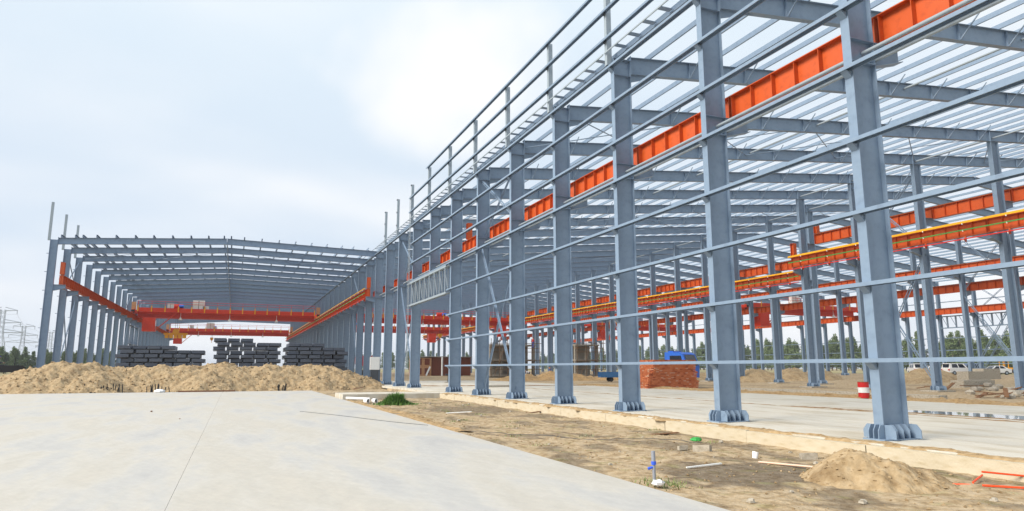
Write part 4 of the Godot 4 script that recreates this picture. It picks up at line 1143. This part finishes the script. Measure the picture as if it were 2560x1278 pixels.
	b = MB.new(); b.box(Vector3(-1.6, 0.65, -0.45), Vector3(-0.41, 1.0, 0.45)); lpart("chassis", b, mats["black"], t)
	for s in [-0.75, 0.75]:
		b = MB.new(); b.tube(Vector3(-1.0, 0.72, s - 0.18), Vector3(-1.0, 0.72, s + 0.18), 0.72, 0.72, 18); var wh := lpart("wheel", b, mats["tyre"], t)
		b = MB.new(); b.tube(Vector3(-1.0, 0.72, s - 0.185), Vector3(-1.0, 0.72, s + 0.185), 0.3, 0.3, 12); lpart("hub", b, mats["rail_rust"], wh)
		b = MB.new(); b.tube(Vector3(1.3, 0.42, s - 0.12), Vector3(1.3, 0.42, s + 0.12), 0.42, 0.42, 16); lpart("wheel", b, mats["tyre"], t)
		b = MB.new(); b.plate(PackedVector2Array([Vector2(-1.7, 1.1), Vector2(-1.45, 1.5), Vector2(-0.6, 1.55), Vector2(-0.3, 1.15), Vector2(-0.5, 1.35), Vector2(-1.4, 1.4)]), Vector3(0, 0, s), Vector3(1, 0, 0), Vector3(0, 1, 0), Vector3(0, 0, 0.36)); lpart("mudguard", b, mats["dark_steel"], t)
	b = MB.new(); b.tube(Vector3(1.0, 1.35, 0.1), Vector3(1.0, 2.0, 0.1), 0.04, 0.04, 8); lpart("exhaust", b, mats["black"], t)

# ---------- trees ----------
func leafy(b: MB, at: Vector3, rx: float, ry: float, n: int, sz: float, c0: Color, c1: Color) -> void:
	for k in n:
		var e := Vector3(rng.randfn(), rng.randfn(), rng.randfn()).normalized() * pow(rng.randf(), 0.4)
		var p := at + Vector3(e.x * rx, e.y * ry, e.z * rx)
		var u := Vector3(rng.randfn(), rng.randfn(), rng.randfn()).normalized(); var w := u.cross(Vector3(rng.randfn(), rng.randfn(), rng.randfn())).normalized()
		var s := sz * rng.randf_range(0.6, 1.3)
		b.col = c0.lerp(c1, rng.randf())
		b.quad(p - u * s, p + w * s * 0.5, p + u * s, p - w * s * 0.5)
func build_trees() -> void:
	var kinds := []
	for k in 5:
		var tr := MB.new(); var cr := MB.new()
		var H := 8.6
		tr.tube(Vector3(0, -0.4, 0), Vector3(0.1, H * 0.85, 0.05), 0.16, 0.03, 7)
		for j in 26:
			var y := rng.randf_range(0.7, H * 0.93)
			var a := rng.randf() * TAU
			var taper := 1.0 - pow(y / H, 2.2) * 0.8
			var r := rng.randf_range(0.4, 1.35) * taper
			var q := Vector3(cos(a) * r, y + 0.4, sin(a) * r)
			tr.tube(Vector3(0, y - 0.5, 0), q, 0.04, 0.012, 4, false)
			leafy(cr, q, 0.75 * taper + 0.25, 0.95, 120, 0.2, Color(0.06, 0.10, 0.03), Color(0.16, 0.22, 0.085))
		leafy(cr, Vector3(0.1, H * 0.95, 0), 0.28, 0.9, 60, 0.13, Color(0.06, 0.11, 0.03), Color(0.14, 0.21, 0.07))
		kinds.append([tr.mesh(), cr.mesh()])
	var put := func(x: float, z: float, s: float, label: String, grp: String) -> void:
		var t := thing("poplar_tree", label, "tree", P(x, gh(x, z), z), grp, rng.randf() * TAU)
		t.scale = Vector3(s * rng.randf_range(1.0, 1.3), s * rng.randf_range(0.85, 1.12), s * rng.randf_range(1.0, 1.3))
		var q: Array = kinds[rng.randi() % 5]
		inst("trunk", q[0], mats["bark"], t); inst("crown", q[1], mats["leaf"], t)
	var z := 126.0
	while z < 560.0:
		for r in 2: put.call(250.0 + r * 8.0 + rng.randf_range(-2.5, 2.5), z + rng.randf_range(-1.6, 1.6), 1.62 - 0.16 * r, "slender green poplar in the dense tree line beyond the parked cars", "poplars beyond the cars")
		z += 3.3 + z * 0.005
	var x := -82.0
	while x < -28.0:
		put.call(x + rng.randf_range(-1.0, 1.0), 270.0 + rng.randf_range(-8.0, 8.0) + absf(x) * 0.1, 0.88, "low green tree in the distant belt below the power pylons", "trees below the pylons")
		x += 0.95
	x = 60.0
	while x < 150.0:
		put.call(x, 420.0 + rng.randf_range(-6.0, 6.0), 1.3, "far green tree glimpsed through the end of the large hall", "trees past the end of the hall")
		x += 5.0
	# grass clump by the road
	var b := MB.new()
	for k in 1500:
		var e := Vector2(rng.randfn(0, 0.42), rng.randfn(0, 0.3))
		var hgt := 0.62 * exp(-e.length_squared() / 0.35) + 0.10
		if e.x > 0.3: hgt *= 0.7
		var p := P(8.85 + e.x * 1.15, -0.37, 40.0 + e.y)
		var a := rng.randf() * TAU
		var tip := p + Vector3(cos(a) * hgt * 0.5, hgt * rng.randf_range(0.6, 1.15), sin(a) * hgt * 0.5)
		var s := Vector3(-sin(a), 0, cos(a)) * 0.028
		b.col = Color(0.05, 0.13, 0.02).lerp(Color(0.13, 0.27, 0.05), rng.randf())
		var m := p.lerp(tip, 0.55) + Vector3(0, hgt * 0.12, 0)
		b.quad(p - s, p + s, m + s * 0.8, m - s * 0.8); b.tri(m - s * 0.8, m + s * 0.8, tip)
	solo("grass_clump", b, mats["leaf"], "thick clump of bright green grass in the dirt beside the road edge", "grass")
	b = MB.new()
	var spots := []
	for k in 46: spots.append(Vector2(rng.randf_range(7.3, 13.3), rng.randf_range(16.0, 44.0)))
	for k in 8: spots.append(Vector2(7.1 + rng.randf() * 0.5, 10.5 + rng.randf() * 0.7))
	for q in spots:
		if nf.get_noise_2d(q.x * 0.5, q.y * 0.3) < -0.05 and q.y > 14.0: continue
		for k in 26:
			var e := Vector2(rng.randfn(0, 0.16), rng.randfn(0, 0.14))
			var p := P(q.x + e.x, gh(q.x + e.x, q.y + e.y) - 0.01, q.y + e.y)
			var a := rng.randf() * TAU
			var hgt := rng.randf_range(0.03, 0.11)
			var s := Vector3(-sin(a), 0, cos(a)) * 0.012
			b.col = Color(0.10, 0.16, 0.04).lerp(Color(0.24, 0.28, 0.10), rng.randf())
			b.tri(p - s, p + s, p + Vector3(cos(a) * hgt, hgt, sin(a) * hgt))
	var so := inst("sparse_grass", b.mesh(), mats["leaf"], self); so.set_meta("kind", "stuff"); tag(so, "sparse short grass sprouting through the dirt verge", "grass")

# ---------- pylons ----------
func build_pylons() -> void:
	var tops := []
	var spec := [[-106.0, 400.0, 29.5, "tall lattice power pylon at the left edge above the distant trees"], [-125.7, 520.0, 28.0, "middle lattice power pylon above the distant trees"], [-132.0, 620.0, 29.0, "farthest lattice power pylon showing between the hall's outer columns"]]
	for s in spec:
		var H: float = s[2]
		var t := thing("power_pylon", s[3], "pylon", P(s[0], 0.5, s[1]))
		var b := MB.new()
		var wd := func(y: float) -> float: return lerpf(4.2, 0.9, pow(clampf(y / (H * 0.62), 0.0, 1.0), 0.8))
		for c in 4:
			var sx: float = [-1, 1, 1, -1][c]; var sz: float = [-1, -1, 1, 1][c]
			b = MB.new()
			var pv := Vector3(sx * wd.call(0.0), -0.6, sz * wd.call(0.0))
			for k in 12:
				var y := H * (k + 1) / 12.0
				var q := Vector3(sx * wd.call(y), y, sz * wd.call(y))
				b.tube(pv, q, 0.14, 0.13, 4, false); pv = q
			lpart("leg", b, mats["pylon"], t)
		b = MB.new()
		for k in 12:
			var y := H * k / 12.0; var y2 := H * (k + 1) / 12.0
			for c in 4:
				var a := [Vector2(-1, -1), Vector2(1, -1), Vector2(1, 1), Vector2(-1, 1)]
				var p: Vector2 = a[c]; var q: Vector2 = a[(c + 1) % 4]
				b.tube(Vector3(p.x * wd.call(y), y, p.y * wd.call(y)), Vector3(q.x * wd.call(y2), y2, q.y * wd.call(y2)), 0.06, 0.06, 3, false)
				b.tube(Vector3(q.x * wd.call(y), y, q.y * wd.call(y)), Vector3(p.x * wd.call(y2), y2, p.y * wd.call(y2)), 0.06, 0.06, 3, false)
		lpart("lattice", b, mats["pylon"], t)
		for k in 3:
			var y: float = H * [0.62, 0.78, 0.98][k]; var L: float = [9.5, 8.0, 6.0][k]
			b = MB.new()
			for sx in [-1.0, 1.0]:
				b.tube(Vector3(sx * 0.8, y, 0.5), Vector3(sx * L, y + 0.3, 0), 0.2, 0.14, 4, false); b.tube(Vector3(sx * 0.8, y, -0.5), Vector3(sx * L, y + 0.3, 0), 0.2, 0.14, 4, false); b.tube(Vector3(sx * 0.8, y + 1.7, 0), Vector3(sx * L, y + 0.3, 0), 0.18, 0.14, 4, false)
				b.tube(Vector3(sx * L * 0.96, y + 0.2, 0), Vector3(sx * L * 0.96, y - 1.6, 0), 0.16, 0.16, 4, false)
			lpart("cross_arm", b, mats["pylon"], t)
		tops.append(s)
	for k in 3:
		var a: Array = [[-96.0, 290.0, 29.5], spec[0], spec[1]][k]; var c: Array = spec[k]
		for j in 3:
			for sx in [-1.0, 1.0]:
				var L: float = [9.5, 8.0, 6.0][j] * 0.96 * sx
				var p0 := P(a[0] + L, a[2] * [0.62, 0.78, 0.98][j] - 1.0, a[1]); var p1 := P(c[0] + L, c[2] * [0.62, 0.78, 0.98][j] - 1.0, c[1])
				var b := MB.new()
				var pv := p0
				for m in 10:
					var f := (m + 1) / 10.0
					var q := p0.lerp(p1, f) - Vector3(0, 5.0 * 4.0 * f * (1.0 - f) * 0.5, 0)
					b.tube(pv, q, 0.05, 0.05, 4, false); pv = q
				solo("power_line", b, mats["pylon"], "sagging power cable strung between the lattice pylons", "cable", "power cables")

# ---------- people ----------
func blob(bones: Array, cell: float, k: float) -> MB:
	# bones: [a, b, ra, rb, colour]; smooth union of tapered capsules meshed as surface nets
	var bb := AABB(bones[0][0], Vector3.ZERO)
	for q in bones:
		for e in 2: bb = bb.expand(q[e] + Vector3.ONE * (q[2 + e] + 0.06)).expand(q[e] - Vector3.ONE * (q[2 + e] + 0.06))
	var n := Vector3i((bb.size / cell).ceil()) + Vector3i.ONE
	var f := PackedFloat32Array(); f.resize(n.x * n.y * n.z)
	for z in n.z:
		for y in n.y:
			for x in n.x:
				var p := bb.position + Vector3(x, y, z) * cell
				var d := 9.0
				for q in bones:
					var a: Vector3 = q[0]; var ab: Vector3 = q[1] - a
					var t := clampf((p - a).dot(ab) / maxf(ab.length_squared(), 1e-6), 0, 1)
					var e := p.distance_to(a + ab * t) - lerpf(q[2], q[3], t)
					var h := clampf(0.5 + 0.5 * (d - e) / k, 0, 1)
					d = lerpf(d, e, h) - k * h * (1 - h)
				f[(z * n.y + y) * n.x + x] = d
	var b := MB.new()
	var id := {}
	var at := func(x: int, y: int, z: int) -> float: return f[(z * n.y + y) * n.x + x]
	for z in n.z - 1:
		for y in n.y - 1:
			for x in n.x - 1:
				var s := Vector3.ZERO; var cnt := 0
				for e in [[0, 0, 0, 1, 0, 0], [0, 1, 0, 1, 1, 0], [0, 0, 1, 1, 0, 1], [0, 1, 1, 1, 1, 1], [0, 0, 0, 0, 1, 0], [1, 0, 0, 1, 1, 0], [0, 0, 1, 0, 1, 1], [1, 0, 1, 1, 1, 1], [0, 0, 0, 0, 0, 1], [1, 0, 0, 1, 0, 1], [0, 1, 0, 0, 1, 1], [1, 1, 0, 1, 1, 1]]:
					var u: float = at.call(x + e[0], y + e[1], z + e[2]); var w: float = at.call(x + e[3], y + e[4], z + e[5])
					if (u < 0) != (w < 0):
						s += Vector3(e[0], e[1], e[2]).lerp(Vector3(e[3], e[4], e[5]), u / (u - w)); cnt += 1
				if cnt:
					var p := bb.position + (Vector3(x, y, z) + s / cnt) * cell
					var best := 9.0; var cc := Color.WHITE
					for q in bones:
						var a: Vector3 = q[0]; var ab: Vector3 = q[1] - a
						var t := clampf((p - a).dot(ab) / maxf(ab.length_squared(), 1e-6), 0, 1)
						var e2 := p.distance_to(a + ab * t) - lerpf(q[2], q[3], t)
						if e2 < best: best = e2; cc = q[4]
					id[Vector3i(x, y, z)] = b.v.size()
					var g := Vector3(at.call(x + 1, y, z) - at.call(x, y, z), at.call(x, y + 1, z) - at.call(x, y, z), at.call(x, y, z + 1) - at.call(x, y, z))
					b.v.append(p); b.n.append(g.normalized()); b.c.append(cc)
	for z in range(1, n.z - 1):
		for y in range(1, n.y - 1):
			for x in range(1, n.x - 1):
				var u: float = at.call(x, y, z)
				for ax in 3:
					var w: float = at.call(x + int(ax == 0), y + int(ax == 1), z + int(ax == 2))
					if (u < 0) == (w < 0): continue
					var o1 := Vector3i(0, 1, 0) if ax == 0 else (Vector3i(0, 0, 1) if ax == 1 else Vector3i(1, 0, 0))
					var o2 := Vector3i(0, 0, 1) if ax == 0 else (Vector3i(1, 0, 0) if ax == 1 else Vector3i(0, 1, 0))
					var c := Vector3i(x, y, z)
					var q := [id.get(c - o1 - o2), id.get(c - o2), id.get(c), id.get(c - o1)]
					if q.has(null): continue
					if u < 0: b.ix.append_array([q[0], q[2], q[1], q[0], q[3], q[2]])
					else: b.ix.append_array([q[0], q[1], q[2], q[0], q[2], q[3]])
	return b
func person(label: String, at: Vector3, turn: float, pose: String, top: Color, legs: Color, hat: Color) -> void:
	var t := thing("person", label, "person", at, "", turn)
	# joints in local axes, facing +x
	var J := {}
	match pose:
		"stand": J = {hip = Vector3(0, 0.92, 0), neck = Vector3(0.02, 1.43, 0), head = Vector3(0.06, 1.60, 0), kn = Vector3(0.03, 0.5, 0.1), an = Vector3(-0.02, 0.08, 0.11), kn2 = Vector3(0.05, 0.5, -0.1), an2 = Vector3(0.06, 0.08, -0.12), el = Vector3(0.02, 1.12, 0.27), ha = Vector3(0.2, 0.92, 0.24), el2 = Vector3(-0.04, 1.12, -0.27), ha2 = Vector3(0.1, 0.88, -0.27)}
		"bend": J = {hip = Vector3(-0.05, 0.82, 0), neck = Vector3(0.42, 1.02, 0), head = Vector3(0.58, 1.05, 0), kn = Vector3(0.12, 0.45, 0.12), an = Vector3(-0.05, 0.08, 0.13), kn2 = Vector3(0.0, 0.44, -0.12), an2 = Vector3(-0.22, 0.08, -0.14), el = Vector3(0.46, 0.74, 0.2), ha = Vector3(0.6, 0.5, 0.12), el2 = Vector3(0.44, 0.74, -0.2), ha2 = Vector3(0.62, 0.5, -0.1)}
		"sit": J = {hip = Vector3(0, 0.12, 0), neck = Vector3(0.06, 0.64, 0), head = Vector3(0.11, 0.81, 0), kn = Vector3(0.42, 0.15, 0.14), an = Vector3(0.46, -0.28, 0.14), kn2 = Vector3(0.42, 0.15, -0.14), an2 = Vector3(0.46, -0.28, -0.14), el = Vector3(0.22, 0.36, 0.25), ha = Vector3(0.45, 0.36, 0.16), el2 = Vector3(0.22, 0.36, -0.25), ha2 = Vector3(0.45, 0.36, -0.16)}
	var skin := Color(0.45, 0.26, 0.17)
	var up: Vector3 = (J.neck - J.hip).normalized()
	var sh: Vector3 = J.neck - up * 0.07
	var mid: Vector3 = J.hip.lerp(J.neck, 0.55)
	var sd := Vector3(0, 0, 0.17)
	var bn := [[J.hip + sd * 0.35, J.hip - sd * 0.35, 0.135, 0.135, legs], [J.hip, mid, 0.13, 0.15, top], [mid, sh, 0.15, 0.12, top], [sh + sd, sh - sd, 0.075, 0.075, top], [J.neck - up * 0.03, J.head, 0.05, 0.055, skin], [J.head + Vector3(0, -0.03, 0), J.head + Vector3(0, 0.06, 0), 0.085, 0.095, skin], [J.head + Vector3(0.09, -0.01, 0), J.head + Vector3(0.105, -0.02, 0), 0.015, 0.018, skin]]
	for s in 2:
		var e := 1.0 if s == 0 else -1.0
		var kn: Vector3 = J.kn if s == 0 else J.kn2; var an: Vector3 = J.an if s == 0 else J.an2; var el: Vector3 = J.el if s == 0 else J.el2; var ha: Vector3 = J.ha if s == 0 else J.ha2
		bn.append([J.hip + sd * 0.5 * e, kn, 0.095, 0.065, legs]); bn.append([kn, an, 0.062, 0.045, legs]); bn.append([an + Vector3(-0.03, -0.04, 0), an + Vector3(0.16, -0.045, 0), 0.045, 0.035, Color(0.03, 0.03, 0.03)])
		bn.append([sh + sd * e, el, 0.058, 0.045, top]); bn.append([el, ha, 0.043, 0.032, top]); bn.append([ha, ha + (ha - el).normalized() * 0.08, 0.035, 0.035, skin])
	var b := blob(bn, 0.032, 0.04)
	for s in 2:
		var el: Vector3 = J.el if s == 0 else J.el2; var ha: Vector3 = J.ha if s == 0 else J.ha2
		var d := (ha - el).normalized()
		var w := d.cross(Vector3(0, 0, 1)).normalized()
		b.col = skin
		for k in 4:
			var r := ha + d * 0.1 + Vector3(0, 0, -0.03 + 0.02 * k); var m := r + d * (0.035 + 0.005 * (k % 3)) + w * 0.006
			b.tube(r - d * 0.02, m, 0.009, 0.009, 5); b.tube(m, m + d * 0.025 + w * 0.02, 0.009, 0.007, 5)
		b.tube(ha + d * 0.04, ha + d * 0.09 + w * 0.045, 0.011, 0.009, 5)
	lpart("body", b, mats["cloth"], t)
	b = MB.new(); b.col = hat
	var hc: Vector3 = J.head + Vector3(0, 0.085, 0)
	b.tube(hc, hc + Vector3(0, 0.045, 0), 0.125, 0.118, 12); b.tube(hc + Vector3(0, 0.045, 0), hc + Vector3(0, 0.085, 0), 0.118, 0.07, 12); b.tube(hc + Vector3(0.03, -0.005, 0), hc + Vector3(0.03, 0.006, 0), 0.15, 0.15, 12)
	lpart("helmet", b, mats["cloth"], t)
func build_people() -> void:
	person("person in dark clothes and a blue helmet sitting on the dark tractor", P(-19.6, 1.84, 74.0), 0.15, "sit", Color(0.03, 0.035, 0.07), Color(0.03, 0.03, 0.05), Color(0.12, 0.14, 0.5))
	person("person in a pale shirt bending down beside the orange earth heap", P(43.6, gh(43.6, 101.0), 101.0), PI * 0.9, "bend", Color(0.55, 0.55, 0.6), Color(0.05, 0.05, 0.08), Color(0.5, 0.5, 0.52))
	person("person in blue overalls and an orange helmet standing before the scaffolding", P(46.6, gh(46.6, 99.5), 99.5), 2.2, "stand", Color(0.04, 0.07, 0.35), Color(0.04, 0.06, 0.3), Color(0.8, 0.25, 0.03))
	person("person in a white shirt standing at the foot of the scaffolded building", P(48.3, gh(48.3, 100.5), 100.5), -1.4, "stand", Color(0.75, 0.75, 0.78), Color(0.06, 0.06, 0.08), Color(0.6, 0.6, 0.6))
	person("person in a red jacket standing on the scaffold deck", P(45.6, 5.02, 104.0), 0.6, "stand", Color(0.45, 0.05, 0.05), Color(0.05, 0.07, 0.3), Color(0.5, 0.1, 0.05))

# ---------- small things on the verge and road ----------
func build_debris() -> void:
	var b: MB
	var spots := [[7.7, 41.0], [10.6, 39.0], [11.8, 36.5], [9.6, 33.2], [12.6, 31.5], [10.2, 29.0], [8.4, 26.5], [12.9, 27.5], [11.0, 25.2], [9.2, 22.4], [12.4, 22.0], [10.3, 19.4], [8.2, 17.6], [11.6, 18.2], [9.0, 15.2], [7.7, 13.4], [10.6, 13.6], [12.9, 16.2], [8.9, 9.4], [12.0, 11.9], [9.4, 8.4], [12.8, 38.5], [8.2, 35.5], [13.1, 13.8], [7.6, 8.9], [11.3, 7.6]]
	for q in spots:
		b = MB.new(); var s := rng.randf_range(0.05, 0.14)
		lump(b, P(q[0], gh(q[0], q[1]) + s * 0.2, q[1]), s, 0.7, rng.randf() * 9.0)
		solo("pale_stone", b, mats["rubble"], "small pale stone lying on the dirt verge", "stone", "small pale stones on the verge")
	var st := MB.new()
	for k in 2600:
		var x := rng.randf_range(6.85, 13.55); var z := 6.5 + 38.0 * pow(rng.randf(), 1.5)
		if nz.get_noise_2d(x * 0.8 + 20.0, z * 0.5) < -0.12 and k % 3: continue
		clod(st, P(x, gh(x, z) + 0.004, z), 0.02 + 0.075 * pow(rng.randf(), 3.0), Color(0.62, 0.55, 0.46).lerp(Color(1.0, 0.97, 0.92), rng.randf()))
	var so := inst("gravel", st.mesh(), mats["sand"], self); so.set_meta("kind", "stuff"); tag(so, "loose clods and gravel scattered over the dirt verge", "gravel")
	for q in [[10.95, 15.3, 0.24, 0.2, "broken grey concrete block standing apart beside the green bag"], [11.15, 14.75, 0.42, 0.9, "larger grey concrete block lying flat on the wet soil"], [12.6, 12.7, 0.36, 0.5, "grey concrete block lying by the kerb behind the sand cone"]]:
		b = MB.new()
		var u := Vector3(cos(q[3]), 0.05, sin(q[3])); var w := Vector3(-sin(q[3]), 0.1, cos(q[3]))
		b.obb(P(q[0], gh(q[0], q[1]) + 0.06, q[1]), u * q[2] * 0.5, Vector3(0, q[2] * 0.22, 0), w * q[2] * 0.3)
		solo("concrete_block", b, mats["rubble"], q[4], "concrete block")
	b = MB.new(); b.tube(P(11.53, gh(11.53, 13.28) + 0.0, 13.28), P(11.56, gh(11.53, 13.28) + 0.15, 13.28), 0.06, 0.075, 12); solo("paper_cup", b, mats["white_plastic"], "white paper cup standing on the wet soil", "cup")
	b = MB.new(); lump(b, P(12.74, gh(12.74, 17.1) + 0.05, 17.1), 0.3, 0.45, 2.0); solo("plastic_bag", b, mats["green_bag"], "crumpled green plastic bag near the kerb", "bag")
	b = MB.new(); lump(b, P(-5.7, -0.2, 65.6), 0.8, 0.45, 4.0); solo("plastic_bag", b, mats["white_plastic"], "crumpled white plastic sack at the foot of the sand ridge", "bag")
	b = MB.new(); lump(b, P(6.98, -0.25, 10.5), 0.22, 0.5, 5.0); solo("paper_scrap", b, mats["white_plastic"], "white crumpled paper at the foot of the grey standpipe", "paper")
	# standpipe
	var py := gh(7.21, 10.97)
	var t := thing("standpipe", "grey upright plastic pipe with a blue clamp at the road edge", "pipe", P(7.21, py, 10.97))
	b = MB.new(); b.tube(P(7.21, py - 0.1, 10.97), P(7.205, py + 0.36, 10.97), 0.030, 0.030, 12); part("pipe", b, mats["pvc_grey"], t)
	b = MB.new(); b.tube(P(7.205, py + 0.361, 10.97), P(7.20, py + 0.58, 10.97), 0.037, 0.037, 12); part("sleeve", b, mats["pvc_grey"], t)
	b = MB.new(); b.tube(P(7.205, py + 0.34, 10.97), P(7.205, py + 0.40, 10.97), 0.045, 0.045, 12); b.tube(P(7.2, py + 0.30, 10.97), P(7.10, py + 0.27, 11.0), 0.022, 0.026, 8); part("clamp", b, mats["blue_plastic"], t)
	# orange conduits
	for q in [[11.75, 9.25, 12.35, 8.7, 0.03, 0.0, "orange conduit running out of the right side of the sand cone"], [12.42, 8.7, 13.05, 8.95, 0.02, 0.16, "orange conduit tilted up towards the kerb"], [13.05, 8.95, 14.4, 8.1, 0.16, 0.05, "orange conduit sloping down from the raised joint towards the kerb"], [12.3, 8.45, 13.6, 7.3, 0.03, 0.02, "orange conduit lying lowest along the verge beside the sand cone"]]:
		b = MB.new(); b.tube(P(q[0], gh(q[0], q[1]) + q[4], q[1]), P(q[2], -0.34 + q[5] * 0.6, q[3]), 0.018, 0.018, 10)
		solo("orange_conduit", b, mats["pvc_orange"], q[6], "conduit")
	b = MB.new(); b.tube(P(11.0, gh(11.0, 12.55) + 0.03, 12.55), P(11.55, gh(11.5, 10.9) + 0.04, 10.85), 0.022, 0.022, 8); solo("pale_rod", b, mats["pvc_pale"], "long pale pink rod leading into the left side of the sand cone", "rod")
	b = MB.new(); b.tube(P(8.35, gh(8.35, 47.0) + 0.1, 45.6), P(6.95, -0.22, 46.4), 0.09, 0.09, 12); solo("white_pipe", b, mats["white_plastic"], "short white plastic pipe lying behind the paint tins", "pipe")
	for q in [[7.3, 41.2, "white paint tin on its side nearest the road edge"], [7.75, 41.1, "white paint tin with a dark mouth beside the grass clump"]]:
		t = thing("paint_tin", q[2], "tin", P(q[0], -0.32, q[1]))
		b = MB.new(); b.tube(P(q[0], -0.18, q[1] + 0.12), P(q[0] + 0.14, -0.18, q[1] - 0.12), 0.14, 0.14, 14); part("tin", b, mats["white_plastic"], t)
		b = MB.new(); b.tube(P(q[0] + 0.141, -0.18, q[1] - 0.121), P(q[0] + 0.147, -0.18, q[1] - 0.127), 0.10, 0.10, 14); part("mouth", b, mats["black"], t)
	for q in [[9.83, 31.0, 0.5, "white board with a dark edge lying on the grey soil"], [13.1, 30.0, -0.4, "dark splintered plank lying beside the kerb"], [12.7, 18.9, 0.2, "reddish broken branch of timber lying near the kerb"], [9.4, 12.4, 0.1, "thin pale stick lying on the sand near the standpipe"]]:
		b = MB.new(); var d := Vector3(cos(q[2]), 0.04, sin(q[2])) * (0.42 if q[1] < 14.0 else 0.6)
		b.bar(P(q[0], gh(q[0], q[1]) + 0.04, q[1]) - d, P(q[0], gh(q[0], q[1]) + 0.06, q[1]) + d, Vector3.UP, 0.05 if q[1] < 14.0 else 0.2, 0.025)
		solo("loose_board", b, mats["white_paint"] if q[1] > 30.5 or q[1] < 14.0 else mats["wood"], q[3], "board")
	# cable over the road
	b = MB.new()
	var cp := [Vector2(3.0, 34.2), Vector2(3.25, 33.7), Vector2(4.36, 30.6), Vector2(5.2, 27.9), Vector2(5.9, 25.8), Vector2(6.9, 23.6), Vector2(8.17, 21.3), Vector2(9.2, 19.5), Vector2(10.1, 18.2), Vector2(11.6, 17.6), Vector2(12.4, 16.4)]
	var pv := Vector3.ZERO
	for k in (cp.size() - 1) * 6 + 1:
		var i := mini(k / 6, cp.size() - 2)
		var f := (k - i * 6) / 6.0
		var q: Vector2 = cp[i].cubic_interpolate(cp[i + 1], cp[maxi(i - 1, 0)], cp[mini(i + 2, cp.size() - 1)], f)
		var y := -0.285 if q.x < 6.7 else gh(q.x, q.y) + 0.015
		var c := P(q.x, y, q.y)
		if k > 0: b.tube(pv, c, 0.008, 0.008, 5, false)
		pv = c
	solo("loose_cable", b, mats["dark_steel"], "thin dark cable trailing across the road into the dirt", "cable")
	b = MB.new(); b.bar(P(-4.3, -0.24, 65.75), P(0.2, -0.22, 65.35), Vector3.UP, 0.28, 0.12); solo("rusty_beam", b, mats["rail_rust"], "long rusty brown beam lying at the foot of the sand ridge", "beam")
	b = MB.new(); b.bar(P(10.6, -0.22, 66.6), P(11.5, -0.05, 66.5), Vector3.UP, 0.5, 0.06); solo("rusty_sheet", b, mats["rail_rust"], "bent rust-red metal sheet at the right foot of the sand ridge", "metal sheet")
	# starter bars in the sand
	for q in [[-10.0, 67.0, 16, 3.0, "cluster of dark steel starter bars poking from the sand, widest one"], [-6.0, 67.0, 12, 2.0, "cluster of dark steel starter bars beside the white sack"], [4.3, 67.4, 8, 0.9, "small cluster of dark steel starter bars right of the front sand cone"]]:
		t = thing("starter_bars", q[4], "rebar", P(q[0], -0.3, q[1]))
		for k in q[2]:
			b = MB.new()
			var xx: float = q[0] + rng.randf_range(-0.5, 0.5) * q[3]; var zz: float = q[1] + rng.randf_range(-0.3, 0.2)
			b.tube(P(xx, -0.4, zz), P(xx + rng.randf_range(-0.12, 0.12), rng.randf_range(0.10, 0.45), zz), 0.04, 0.04, 5)
			part("bar", b, mats["black"], t)
	for q in [[-3.47, 36.6, 0.09, "small brown stone lying alone on the concrete road"], [-1.9, 31.0, 0.05, "tiny brown pebble on the road right of the small stone"]]:
		b = MB.new(); lump(b, P(q[0], -0.3 + q[2] * 0.3, q[1]), q[2], 0.8, 1.0); solo("road_stone", b, mats["wood"], q[3], "stone")
	b = MB.new(); b.box(P(21.5, 0.0, 60.0), P(24.5, 0.16, 61.2)); solo("floor_plank", b, mats["rubble"], "pale flat slab lying on the hall floor past the door opening", "slab")
	t = thing("valve_stand", "grey valve stand on the hall floor in front of the brick shed", "valve", P(24.0, 0, 80.0))
	b = MB.new(); b.tube(P(24.0, 0.002, 80.0), P(24.0, 0.9, 80.0), 0.14, 0.1, 10); part("stem", b, mats["dark_steel"], t)
	b = MB.new(); b.tube(P(23.6, 0.98, 80.0), P(24.4, 0.98, 80.0), 0.08, 0.08, 8); part("handle", b, mats["dark_steel"], t)
	b = MB.new(); b.box(P(23.4, 0.0, 79.4), P(24.6, 0.001 + 0.08, 79.85)); part("foot", b, mats["rubble"], t)
